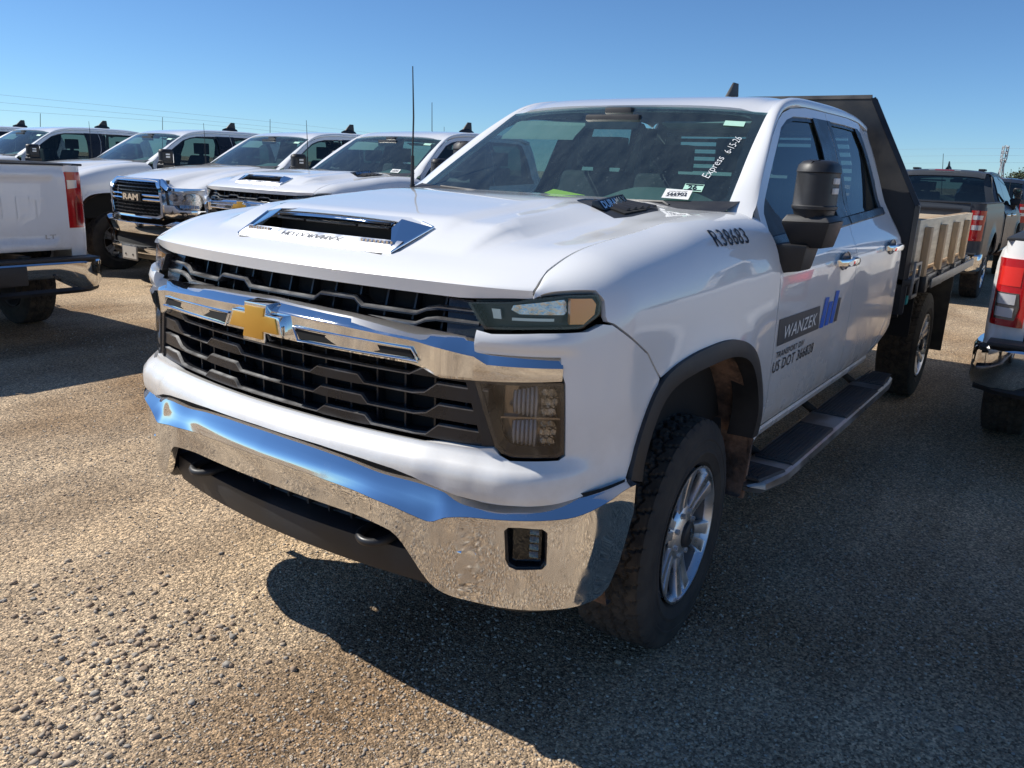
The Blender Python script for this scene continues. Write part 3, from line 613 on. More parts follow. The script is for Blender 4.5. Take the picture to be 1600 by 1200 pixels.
def make_under(root, wheels=True, xr=-4.36, rear_end=-5.4, wheelname='wheel'):
    for sg in (1, -1):
        mb = MB(); mb.box((rear_end, sg*.40-.035, .58), (.55, sg*.40+.035, .74)); mb.build('frame_rail', 'under', root, bevel=.008)
        # wheel house at the front
        secs = []
        for a in np.linspace(-25, 205, 24):
            r = .545; c, s_ = cos(radians(a)), sin(radians(a)); x = .06+r*c; z = max(.40, .50+r*s_*1.02); secs.append([(x, sg*.965, z), (x, sg*.55, z), (x*.9, sg*.50, z-.0)])
        loft('wheel_liner', secs, 'liner', root, smooth=50)
        mb = MB(); mb.box((-.60, sg*.50-.01, .45), (.70, sg*.50+.01, 1.1)); mb.build('inner_fender', 'liner', root)
        mb = MB(); mb.hexa([(-.545, sg*.70, .36), (-.525, sg*.70, .36), (-.525, sg*.955, .36), (-.545, sg*.955, .36), (-.505, sg*.68, .70), (-.485, sg*.68, .70), (-.485, sg*.98, .70), (-.505, sg*.98, .70)]); mb.build('mud_flap', 'liner', root, bevel=.004)
    mb = MB(); mb.tube([(0, -.80, .42), (0, .80, .42)], .05, 10); mb.tube([(.02, -.25, .42), (.02, .05, .42)], .13, 12); mb.tube([(xr, -.80, .42), (xr, .80, .42)], .06, 10); mb.tube([(xr, -.17, .42), (xr, .17, .42)], .17, 12)
    mb.tube([(-.2, .1, .62), (-1.6, .05, .55), (xr, 0, .44)], .045, 8); mb.tube([(-.4, -.45, .5), (-2.0, -.5, .48), (xr-.3, -.55, .62), (xr-.8, -.7, .55)], .04, 8); mb.box((-.9, -.3, .45), (.55, .3, .85)); mb.build('drivetrain', 'under', root, smooth=40)
    mb = MB(); mb.box((-.55, -.85, .70), (.70, .85, 1.18)); mb.box((-2.7, -.80, .57), (-.55, .80, .62)); mb.build('engine_bay_block', 'matte', root)
    if wheels:
        w0 = make_wheel(root); first = True
        for x, sg in ((0, 1), (0, -1), (xr, 1), (xr, -1)):
            w = w0 if first else copy_tree(w0, root); first = False
            w.location = (x, sg*(.832 if x == 0 else .842), TYR-.004); w.rotation_mode = 'XYZ'; w.rotation_euler = (radians(1.5 if x == 0 and sg > 0 else 0), random.uniform(0, 6), (0 if sg > 0 else pi)+(radians(4.5) if x == 0 else 0))
def make_mirror(root, sg, mm='plastic', tall=True, chrome_cap=False):
    def T(P): return [(x, sg*y, z) for x, y, z in P]
    def ring(z, x0, x1, y0, y1, c=.03): return T([(x0, y0+c, z), (x0, y1-c, z), (x0+c*.3, y1-.3*c, z), (x0+c, y1, z), (x1-c*1.6, y1, z), (x1-.5*c, y1-.5*c, z), (x1, y1-c*1.8, z), (x1, y0+c*1.8, z), (x1-.5*c, y0+.5*c, z), (x1-c*1.6, y0, z), (x0+c, y0, z), (x0+.3*c, y0+.3*c, z)])
    secs = [ring(1.440, -.78, -.61, .976, 1.090), ring(1.470, -.78, -.60, .970, 1.095), ring(1.474, -.78, -.595, .966, 1.101), ring(1.484, -.78, -.594, .964, 1.102), ring(1.488, -.78, -.599, .966, 1.097), ring(1.600, -.78, -.602, .968, 1.096), ring(1.604, -.78, -.598, .966, 1.100), ring(1.628, -.78, -.603, .970, 1.094), ring(1.641, -.78, -.617, .980, 1.082), ring(1.646, -.78, -.64, .995, 1.065)]
    h = loft('side_mirror', secs, 'chrome' if chrome_cap else mm, root, closed=True, smooth=45, cap=True)
    lo = MB(); v = T([(-.78, .970, 1.335), (-.635, .985, 1.335), (-.65, 1.09, 1.335), (-.78, 1.10, 1.335), (-.78, .940, 1.43), (-.60, .945, 1.425), (-.60, 1.120, 1.43), (-.78, 1.125, 1.435)])
    lo.hexa(v); v = T([(-.78, .940, 1.43), (-.60, .945, 1.425), (-.60, 1.120, 1.43), (-.78, 1.125, 1.435), (-.77, .960, 1.452), (-.615, .960, 1.452), (-.615, 1.10, 1.452), (-.77, 1.105, 1.452)]); lo.hexa(v); lo.build('lower_housing', mm, h, bevel=.008)
    ar = MB(); ar.hexa(T([(-.76, .95, 1.235), (-.60, .95, 1.235), (-.62, 1.035, 1.25), (-.74, 1.04, 1.25), (-.78, .93, 1.345), (-.575, .93, 1.345), (-.61, 1.05, 1.345), (-.77, 1.055, 1.345)])); ar.build('mirror_arm', mm, h, bevel=.012)
    g = MB(); g.box((-.786, .985 if sg > 0 else -1.08, 1.46), (-.78, 1.08 if sg > 0 else -.985, 1.62)); g.build('mirror_glass', 'chrome', h)
    if tall:
        for z in (1.540, 1.575):
            g = MB(); g.box((-.72, min(sg*1.090, sg*1.1055), z-.011), (-.662, max(sg*1.090, sg*1.1055), z+.010)); g.build('marker_lamp', 'paper', h, bevel=.002)
    return h
# ================================================================ nose of the white trucks with the gold emblem
ARCH = [(1.137, .785), (1.16, .865), (1.221, .958), (1.285, 1.015), (1.369, 1.048), (1.50, 1.068), (1.632, 1.074), (1.75, 1.072), (1.852, 1.06), (1.95, 1.035), (2.027, 1.0), (2.08, .955), (2.111, .907), (2.145, .83), (2.16, .754), (2.168, .66)]
def make_nose_chevy(root, wm='white'):
    # ---- hood: skin from seam to seam, front lip folded down
    yy = lambda u: SEAMY-.004
    O = [(0, y) for y in np.linspace(-.803, .803, 19)]
    us = [0, .04, .1, .2, .35, .6, .9, 1.15, 1.32]
    edge = []
    for u in us:
        y = SEAMY-.004+.019*max(0, 1-u/.10)
        edge.append((u, y))
    rear = [(1.40, .72), (1.43, .5), (1.45, .25), (1.455, 0), (1.45, -.25), (1.43, -.5), (1.40, -.72)]
    O = O+edge+rear+[(u, -y) for u, y in edge[::-1]]
    vent = [(.80, .615), (.86, .47), (.94, .405), (1.04, .385), (1.30, .39), (1.28, .54), (1.09, .63), (.88, .635)]
    scp = [(.108, -.333), (.108, .333), (.241, .360), (.275, .25), (.275, -.25), (.241, -.360)]
    hd = panel('hood', O, hoodf, wm, root, holes=[scp, vent], step=.035, flange=.018, flip=True)
    secs = []
    for y in np.linspace(-.803, .803, 45):
        h = .034-.014*float(smooth(.6, .8, abs(y))); secs.append([hoodf(np.array([-t]), np.array([y]))[0] for t in (0, h*.3, h*.7, h)]+[hoodf(np.array([-h]), np.array([y]))[0]+np.array([-.03, 0, .004])])
    loft('hood_lip', [q[::-1] for q in secs], wm, hd, smooth=50)
    # ---- hood scoop: chrome base plate, hood-coloured bonnet over it, dark mouth with louvres
    def HP(u, y, dz=0): p = hoodf(np.array([u]), np.array([y]))[0]; return (p[0], p[1], p[2]+dz)
    # lower chrome plate
    secs = []
    for y in np.linspace(-.335, .335, 25):
        a = abs(y)/.335; secs.append([HP(.104, y, .001), HP(.109, y, .006), HP(.152, y, .012), HP(.165, y, -.008), HP(.20, y, -.03)])
    sc = loft('hood_scoop', secs, 'alloy', hd, smooth=30)
    # upper rim (chrome) and the sloping white roof of the scoop
    top = lambda y: .033-.005*(abs(y)/.26)**2
    secs = []; roof = []
    for y in np.linspace(-.25, .25, 25):
        p = HP(.212, y, top(y)-.005); secs.append([(p[0]+.002, y, p[2]-.009), (p[0]+.008, y, p[2]-.005), (p[0]+.006, y, p[2]), (p[0]-.012, y, p[2]+.003), (p[0]-.022, y, p[2]+.002)])
    loft('scoop_rim', secs, 'chrome', sc, smooth=60)
    for y in np.linspace(-.27, .27, 25):
        roof.append([tuple(np.array(HP(.222+(.29-.222)*t, y, (top(y)-.004)*(1-t)**1.3+.0005*t))) for t in np.linspace(0, 1, 9)])
    for w in (0, -1):
        roof[w] = [(x, y, z-.004*1) for x, y, z in roof[w]]
    loft('scoop_top', roof, wm, sc, smooth=60)
    for sg in (1, -1):
        # chrome side wings of the scoop
        A = [HP(.103, sg*.334, .002), HP(.19, sg*.262, top(.26)-.004), HP(.232, sg*.262, top(.26)-.002), HP(.243, sg*.364, .003)]
        mb = MB(); mb.add([tuple(p) for p in A]+[(p[0], p[1], p[2]-.03) for p in A], [(0, 1, 2), (0, 2, 3)] if sg > 0 else [(2, 1, 0), (3, 2, 0)])
        mb.build('scoop_wing', 'chrome', sc)
        mb = MB(); mb.tube([HP(.103, sg*.334, .004), HP(.243, sg*.364, .004), HP(.262, sg*.31, .004)], .0035, 6); mb.build('wing_edge', 'chrome', sc, smooth=60)
        mb = MB(); w1 = [HP(.230, sg*.262, top(.26)-.002), HP(.243, sg*.362, .002), HP(.28, sg*.30, .0015), HP(.285, sg*.25, .0015), HP(.26, sg*.24, .010)]; mb.add(w1, [(0, 1, 2, 3, 4) if sg > 0 else (4, 3, 2, 1, 0)]); mb.build('scoop_shoulder', wm, sc)
    mb = MB(); p0 = HP(.23, 0)
    mb.box((p0[0]-.045, -.30, p0[2]-.06), (p0[0]-.04, .30, p0[2]+.002)); mb.box((p0[0]-.08, -.31, p0[2]-.07), (p0[0]+.12, .31, p0[2]-.06)); mb.build('scoop_mouth', 'matte', sc)
    mb = MB()
    for dz in (.008, .022):
        for y0, y1 in ((-.245, -.12), (.12, .245), (-.11, .11)):
            p = HP(.215, 0); mb.box((p[0]-.03, y0, p[2]+dz-.003), (p[0]+.006, y1, p[2]+dz+.002))
    mb.build('louvre', 'gloss', sc, bevel=.001)
    mb = MB()
    for y in [q for q in np.linspace(-.31, .31, 42) if abs(q) > .19]:
        p = HP(.140, y, .010); mb.box((p[0]-.006, y-.004, p[2]-.002), (p[0]+.006, y+.004, p[2]+.006))
    mb.build('scoop_teeth', 'chrome', sc)
    decal_text('scoop_lettering', 'HD DURAMAX', lambda a, b: np.stack([HPv(a, b)[:, 0], HPv(a, b)[:, 1], HPv(a, b)[:, 2]], -1), 'galv', sc, .26, .022, bold=.02)
    # ---- hood vents near the cowl with their small badges
    def vfn(u, y): return hoodf(u, y)-np.array([0, 0, .004])
    for sg, V in ((1, vent),):
        vt = panel('hood_vent', V, vfn, 'plastic', hd, step=.05, flange=.0, flip=True)
        inn = [(.90, .60), (.92, .50), (1.00, .43), (1.20, .42), (1.19, .53), (1.06, .60)]
        panel('vent_recess', inn, lambda u, y: hoodf(u, y)+np.array([0, 0, .001]), 'matte', vt, step=.05, flange=.006, flip=True)
        for k in range(5):
            u0 = .94+.05*k; mb = MB(); mb.hexa([HP(u0+.03, .46, .002), HP(u0, .46, .002), HP(u0, .585, .002), HP(u0+.03, .585, .002), HP(u0+.03, .46, .010), HP(u0+.02, .46, .010), HP(u0+.02, .585, .010), HP(u0+.03, .585, .010)]); mb.build('vent_fin', 'plastic', vt)
        bd = MB(); A_, B_ = np.array(HP(.85, .555, .001)), np.array(HP(1.13, .505, .001)); up = np.array([0, .0, .030]); dn = np.array([0, -.05, 0])
        bd.hexa([tuple(A_), tuple(B_), tuple(B_+dn), tuple(A_+dn), tuple(A_+up+dn*.6), tuple(B_+up+dn*.6), tuple(B_+up*.9+dn), tuple(A_+up*.9+dn)]); b = bd.build('badge', 'gloss', vt, bevel=.002)
        e_ = (B_-A_)/np.linalg.norm(B_-A_); f_ = up+dn*.6; decal_text('badge_lettering', 'DURAMAX', lambda a, b_: (A_+B_)/2+np.outer(a, e_)+np.outer(b_/.030+.5, f_)+np.array([0, .002, .001]), 'chrome', b, .25, .022, bold=.03)
    both(lambda sg: _fender(root, sg, wm))
    # ---- fascia
    half_top = [(.70, 1.184), (.70, 1.128), (.919, 1.128), (.925, 1.084), (.934, 1.06), (.943, .872), (.925, .862), (.803, .858), (.775, .868), (.757, .884), (.72, .879), (.63, .876), (.55, .871), (.30, .871)]
    seamL = [(1.225, 1.108), (1.06, 1.203), (1.03, 1.207), (.985, 1.190), (.86, 1.186), (.74, 1.178)]
    bot = [(.0, .818), (.25, .815), (.40, .808), (.50, .800), (.56, .790), (.62, .772), (.68, .758), (.75, .750), (.85, .752), (.93, .758), (1.05, .772), (1.13, .785)]
    arch = [(s, z) for s, z in ARCH if s < 1.286]
    L_ = [(0, .871)]+half_top[::-1]+seamL[::-1]
    # build the left half outline counter-clockwise: bottom centre -> arch -> seam -> top -> inner edge -> centre
    left = bot[1:]+arch[1:]+[(1.296, 1.03)]+seamL+half_top
    right = [(-s, z) for s, z in left[::-1]]
    fa = panel('front_fascia', [(0, .818)]+left+[(0, .871)]+right, fasc, wm, root, step=.02, flange=.03)
    # dark gap strip below the fascia, above the bumper
    secs = []
    for s in np.linspace(-1.12, 1.12, 61):
        z1 = float(np.interp(abs(s), [b_[0] for b_ in bot], [b_[1] for b_ in bot])); secs.append([planout(s, z1+.01, .012)[0], planout(s, z1-.06, .004)[0], planout(s, z1-.12, -.02)[0]])
    loft('bumper_gap', secs, 'matte', fa, smooth=60)
    # ---- grille
    bk = []
    for s in np.linspace(-.76, .76, 25): bk.append([planout(s, z, -.085)[0] for z in (.86, 1.0, 1.26)])
    gr = loft('grille', bk, 'matte', root, smooth=60)
    fr = []
    def G(s, z, o): return tuple(planout(s, z, o)[0])
    def blade(zl, tabs, endtab, th=.010, s1=.70):
        """thin wavy blade with raised tabs"""
        pts = [(-s1, 0)]
        for a, b in [(-t[1], -t[0]) for t in tabs[::-1]]+list(tabs):
            pts += [(a, 0), (a+.03, 1), (b-.022, 1), (b, 0)]
        pts += [(s1, 0)]
        ss = sorted(set([round(p[0], 4) for p in pts]+[round(q, 4) for q in np.linspace(-s1, s1, 41)])); xs = [p[0] for p in pts]; ys = [p[1] for p in pts]
        secs = []
        for s in ss:
            h = float(np.interp(s, xs, ys)); zt = zl+h*.021; zb = zl-th-.002*h
            e = 0
            if abs(s) > endtab-.03: e = min(1, (abs(s)-endtab+.03)/.035)
            zt = max(zt, zl+e*.034)
            secs.append([G(s, zt-.004, -.075), G(s, zt, -.030), G(s, zt-.003, -.018), G(s, zb+.003, -.018), G(s, zb, -.030), G(s, zb, -.075)])
        gb = loft('grille_bar', secs, 'gloss', gr, smooth=30)
        loft('bar_edge_glint', [[(q[1][0]+.004, q[1][1], q[1][2]+.0012), (q[2][0]+.0012, q[2][1], q[2][2]+.001), (q[2][0]+.0012, q[2][1], q[2][2]-.0025)] for q in secs], 'galv', gr, smooth=60)  # pale strip paints in the sunlit top edge of the dark bar
    for k, zl in enumerate((.997, .941, .886)):
        blade(zl, [(.155+.012*k, .355+.012*k)], .575+.004*k, s1=.742 if k else .735)
    blade(1.046, [], .55, th=.006, s1=.72)
    # upper grille
    secs = []
    def ublade(zl, tabs, th=.010):
        xs = []; ys = []
        for a, b in [(-t[1], -t[0]) for t in tabs[::-1]]+list(tabs):
            xs += [a-.022, a, b, b+.03]; ys += [0, 1, 1, 0]
        secs = []
        for s in sorted(set([round(q, 4) for q in np.linspace(-.69, .69, 45)]+[round(q, 4) for q in xs])):
            h = float(np.interp(s, xs, ys)) if xs else 0.0; zt = zl+h*.018+(.02*min(1, max(0, (abs(s)-.505)/.04))); secs.append([G(s, zt-.004, -.09), G(s, zt, -.045), G(s, zt-.003, -.033), G(s, zt-th, -.033), G(s, zt-th-.002, -.045), G(s, zt-th-.002, -.09)])
        loft('grille_bar', secs, 'gloss', gr, smooth=30)
        loft('bar_edge_glint', [[(q[1][0]+.004, q[1][1], q[1][2]+.0012), (q[2][0]+.0012, q[2][1], q[2][2]+.001), (q[2][0]+.0012, q[2][1], q[2][2]-.003)] for q in secs], 'galv', gr, smooth=60)  # sunlit edge of the upper bars, put in as a pale strip
    ublade(1.204, [(.17, .295)])
    ublade(1.176, [])
    for s in [q*.094 for q in range(-7, 8)]:
        mb = MB()
        for z0, z1, o in ((.872, 1.09, -.05), (1.14, 1.245, -.065)):
            p = [G(s-.003, z0, o-.03), G(s-.003, z0, o), G(s+.003, z0, o), G(s+.003, z0, o-.03), G(s-.003, z1, o-.03), G(s-.003, z1, o), G(s+.003, z1, o), G(s+.003, z1, o-.03)]; mb.hexa(p)
        mb.build('grille_rib', 'gloss', gr)
    # frame plate beside the lamps
    for sg in (1, -1):
        mb = MB()
        mb.prism([(.655, 1.245), (.705, 1.186), (.702, 1.15), (.60, 1.16), (.585, 1.245)], lambda a, b: G(sg*a, b, -.05), lambda a, b: G(sg*a, b, -.036)); mb.build('grille_frame', 'gloss', gr); mb = MB()
        mb.prism([(.700, 1.052), (.758, .884), (.725, .882), (.672, 1.052)], lambda a, b: G(sg*a, b, -.05), lambda a, b: G(sg*a, b, -.012))
        mb.build('grille_frame', 'gloss', gr)
    # ---- chrome bar across the grille, dropping below the white arm to the lamp
    def barz(a):  # a=|s| -> (top, split, bottom)
        t = np.interp(a, [0, .3, .55, .62, .66, .70, .735, .93], [1.188, 1.180, 1.166, 1.163, 1.160, 1.158, 1.130, 1.124])
        b = np.interp(a, [0, .3, .53, .555, .61, .66, .70, .93], [1.082, 1.080, 1.078, 1.074, 1.052, 1.052, 1.052, 1.064]); return t, b
    secs = []
    ss = sorted(set([round(q, 4) for q in np.linspace(-.925, .925, 121)]+[.62, .70, .735, -.62, -.70, -.735, .555, -.555]))
    for s in ss:
        a = abs(s); t, b = barz(a); k = smooth(.60, .72, a); o = .026-.020*k; wrap = -.0
        m_ = t-(t-b)*(.28 if a < .62 else .28+.1*k)
        if a < .56: secs.append([G(s, t-.002, -.06), G(s, t+.001, -.020), G(s, t-.006, -.006), G(s, m_+.006, o-.004), G(s, m_, o), G(s, m_-.006, o-.001), G(s, b+.010, o-.004), G(s, b+.003, o-.008), G(s, b, o-.018), G(s, b+.002, -.06)])
        else: secs.append([G(s, t-.002, -.06), G(s, t+.001, -.020), G(s, t-.006, -.006), G(s, m_+.006, o-.004), G(s, m_, o), G(s, m_-.006, o-.001), G(s, b+.010, o-.006), G(s, b+.003, o-.010), G(s, b, o-.018), G(s, b+.002, -.06)])
    bar = loft('grille_crossbar', secs, 'chrome', root, smooth=24)
    for sg in (1, -1):  # dark slot windows with a bright frame
        mb = MB(); mb.prism([(.150, 1.120), (.53, 1.116), (.545, 1.098), (.165, 1.096)], lambda a, b: G(sg*a, b, .015), lambda a, b: G(sg*a, b, .0275)); mb.build('slot', 'matte', bar)
        mb = MB(); P = [(.142, 1.127), (.537, 1.122), (.556, 1.092), (.160, 1.090)]
        mb.tube([G(sg*a, b, .0275) for a, b in P+P[:1]], .0040, 6, False); mb.build('slot_frame', 'chrome', bar, smooth=60)
    # bowtie
    BT = [(-.106, -.014), (-.050, -.018), (-.056, -.044), (.056, -.044), (.050, -.018), (.106, -.014), (.094, .020), (.052, .016), (.056, .040), (-.056, .040), (-.052, .016), (-.094, .020)]
    BT = [(-.108, -.022), (-.040, -.022), (-.044, -.046), (.044, -.046), (.040, -.022), (.108, -.022), (.092, .022), (.040, .022), (.044, .046), (-.044, .046), (-.040, .022), (-.092, .022)]
    sk = lambda a, b: a+.14*b
    em = MB(); x0 = .998; zc = 1.122
    em.prism([(sk(a*1.12, b), b*1.22) for a, b in BT], lambda a, b: (x0-.05, a, zc+b+.004), lambda a, b: (x0, a, zc+b))
    e1 = em.build('emblem', 'chrome', bar, bevel=.004)
    em = MB(); em.prism([(sk(a, b), b) for a, b in BT], lambda a, b: (x0-.01, a, zc+b), lambda a, b: (x0+.004, a, zc+b)); em.build('gold_bowtie', 'gold', e1, bevel=.0025)
    both(lambda sg: _lamps(root, sg))
    _bumper(root)
def HPv(a, b):
    P = hoodf(.131-b, a); P[..., 2] += .0115; return P
def _fender(root, sg, wm):
    fn = fend if sg > 0 else mir(fend)
    d = lambda s, z: (s, fv(s, z))
    arch = [(s, z) for s, z in ARCH if s > 1.30]
    O = [d(.806, 1.252), d(.83, 1.270), d(.93, 1.284), d(1.023, 1.284), d(1.036, 1.263), d(1.033, 1.226), (1.040, 1.200)]
    O = [d(.834, 1.268), d(.86, 1.278), d(.93, 1.287), d(1.023, 1.288), d(1.041, 1.265), d(1.038, 1.226), (1.045, 1.214), (1.066, 1.207), (1.232, 1.111), (1.304, 1.032)]
    O += arch+[(2.178, .632), (sx(-.592), .632), (sx(-.577), .80), (sx(-.567), 1.20), (sx(-.561), 1.31), (sx(-.555), 1.40), (sx(-.545), 1.5)]
    O += [(s, 1.5) for s in np.linspace(sx(-.50), .88, 24)]+[(.836, 1.5)]
    O += [(.834, 1.42)]
    f = panel('fender', O, fn, wm, root, step=.03, flange=.02, eps=1e-3, flip=sg < 0)
    # black arch moulding, following the opening
    secs = []
    A = catmull([(p[0], p[1]) for p in ARCH], 3)
    cx, cz = 1.655, .60
    for s, z in A:
        dx, dz = cx-s, cz-z; l = hypot(dx, dz); dx /= l; dz /= l; w = .056
        p0 = body(s, z); p1 = body(s+dx*w, z+dz*w); o0 = p0+np.array([0, .012, 0]); oi = p1+np.array([0, .006, 0])
        row = [p0+np.array([0, -.006, 0]), o0, o0*.5+oi*.5+np.array([0, .004, 0]), oi, p1+np.array([0, -.02, 0]), body(s+dx*(w+.006), z+dz*(w+.006))+np.array([0, -.09, 0])]
        secs.append(row if sg > 0 else [my(q) for q in row])
    loft('arch_moulding', secs, 'plastic', root, smooth=40)
def _lamps(root, sg):
    fn = body if sg > 0 else mir(body); fl = sg < 0
    ou = off(fn, .0)
    # upper lamp: thin lens, dark bowl behind, amber end
    U = [(.663, 1.246), (.80, 1.258), (.83, 1.266), (.93, 1.278), (1.020, 1.279), (1.033, 1.262), (1.029, 1.228), (.975, 1.196), (.86, 1.193), (.715, 1.184), (.704, 1.193)]
    def bl(s, z):
        s = np.atleast_1d(s); p = body(s, 1.19+0*s); z = z+0*s; e = 1e-3; T = body(s+e, 1.19+0*s)-body(s-e, 1.19+0*s); n = np.stack([T[..., 1], -T[..., 0], 0*s], -1); n /= np.linalg.norm(n, axis=-1)[..., None]; p = p-n*(.010+.10*(z-1.19))[..., None]; p[..., 2] = z; return p if sg > 0 else my(p)
    def fl_(d):
        def g(s, z):
            P = bl(s, z); e = 1e-3; T = body(np.atleast_1d(s)+e, 1.2)-body(np.atleast_1d(s)-e, 1.2); n = np.stack([T[..., 1], -T[..., 0]*sg, 0*T[..., 0]], -1); n /= np.linalg.norm(n, axis=-1)[..., None]; return P+n*d
        return g
    bw = panel('headlight', U, fl_(-.05), 'lampdark_upper', root, step=.06, flange=0, flip=fl)
    panel('headlight_rim', U, fl_(-.006), 'gloss', bw, holes=[[(.672, 1.243), (.80, 1.253), (.83, 1.261), (.93, 1.273), (1.016, 1.274), (1.027, 1.260), (1.023, 1.230), (.972, 1.201), (.86, 1.197), (.717, 1.189)]], step=.05, flange=.04, flip=fl)
    panel('reflector', [(.78, 1.243), (.93, 1.262), (.955, 1.240), (.93, 1.224), (.80, 1.222), (.775, 1.232)], fl_(-.035), 'reflector', bw, step=.03, flange=.015, flip=fl)
    panel('light_strip', [(.72, 1.232), (.745, 1.232), (.75, 1.208), (.728, 1.208)], fl_(-.03), 'clear_l', bw, step=.03, flange=.01, flip=fl)
    panel('light_strip', [(.78, 1.214), (.90, 1.216), (.90, 1.209), (.78, 1.207)], fl_(-.026), 'clear_l', bw, step=.03, flange=.01, flip=fl)
    panel('turn_lens', [(.940, 1.269), (1.004, 1.269), (1.018, 1.255), (1.012, 1.230), (.980, 1.206), (.940, 1.206)], fl_(-.005), 'amber', bw, step=.02, flange=.02, flip=fl)
    panel('lens', U, fl_(0), 'lens_up', bw, step=.04, flange=0, flip=fl)
    # lower lamp
    Lo = [(.699, 1.056), (.93, 1.062), (.9325, 1.04), (.941, .874), (.923, .865), (.805, .861), (.778, .870), (.760, .886)]
    def ff(d):
        def g(s, z):
            P = planout(np.abs(np.atleast_1d(s)), z, d-.006); return P if sg > 0 else my(P)
        return g
    b2 = panel('fog_headlight', Lo, ff(-.09), 'lampdark', root, step=.06, flange=0, flip=fl); b2.name = 'main_headlight'
    rimh = [(.712, 1.048), (.922, 1.053), (.932, .882), (.918, .873), (.81, .869), (.785, .876), (.769, .890)]
    panel('headlight_rim', Lo, ff(-.004), 'gloss', b2, holes=[rimh], step=.05, flange=.07, flip=fl)
    for zc, hh in ((1.005, .042), (.925, .038)):
        # bowl with a curved projector and faceted reflector
        def P3(s, z, d): p = planout(s, z, d)[0]; return tuple(p) if sg > 0 else tuple(my(p))
        for q in range(6):
            s0 = .800+.0115*q; h0 = hh*(.70+.06*q) if zc > .95 else hh*(.80+.03*q); secs = []
            for t in np.linspace(0, 1, 5): s = s0+.011*t; secs.append([P3(s, zc+h0*w, -.042+.018*sin(pi*t)+.016*(1-w*w)) for w in np.linspace(-1, 1, 7)])
            loft('projector_rib', secs, 'clear_l', b2, smooth=60)
        mb = MB()
        for i in range(5):
            s0 = .876+.009*i
            for j in range(3):
                z0 = zc-hh*.9+hh*.6*j; q = [(s0, z0), (s0+.0085, z0+.003), (s0+.0085, z0+hh*.57), (s0, z0+hh*.54)]; mb.add([P3(a, b, -.035+.018*((k+i+j) % 2)) for k, (a, b) in enumerate(q)], [(0, 1, 2, 3) if sg > 0 else (3, 2, 1, 0)])
        mb.build('reflector', 'reflector', b2)
    mb = MB()
    def P3(s, z, d): p = planout(s, z, d)[0]; return tuple(p) if sg > 0 else tuple(my(p))
    mb.hexa([P3(.77, .960, -.05), P3(.93, .962, -.05), P3(.93, .967, -.05), P3(.77, .965, -.05), P3(.77, .960, -.02), P3(.93, .962, -.02), P3(.93, .967, -.02), P3(.77, .965, -.02)]); mb.build('divider', 'lampdark', b2)
    panel('lens', Lo, ff(-.001), 'lens', b2, step=.05, flange=0, flip=fl)
BZT = pchip([0, .15, .3, .45, .55, .62, .68, .75, .82, .92, 1.05, 1.13], [.800, .797, .788, .772, .770, .762, .747, .744, .750, .757, .773, .788])
BZB = pchip([0, .20, .385, .50, .56, .61, .655, .72, .82, .94, 1.03, 1.115, 1.14], [.726, .721, .708, .697, .686, .678, .698, .710, .716, .725, .752, .783, .786])
BZL = pchip([0, .25, .42, .49, .52, .56, .60, .635, .68, .9, 1.0, 1.06, 1.09, 1.11, 1.13], [.642, .638, .632, .622, .600, .548, .498, .474, .462, .450, .450, .458, .482, .55, .70])
def bump_out(a, z):
    zb = BZB(a); o = .057+.013*np.exp(-((a-.54)/.14)**4)-.018*np.clip((zb-z)/.28, 0, 1)**1.4; return o*(1-.30*smooth(.95, 1.14, a))
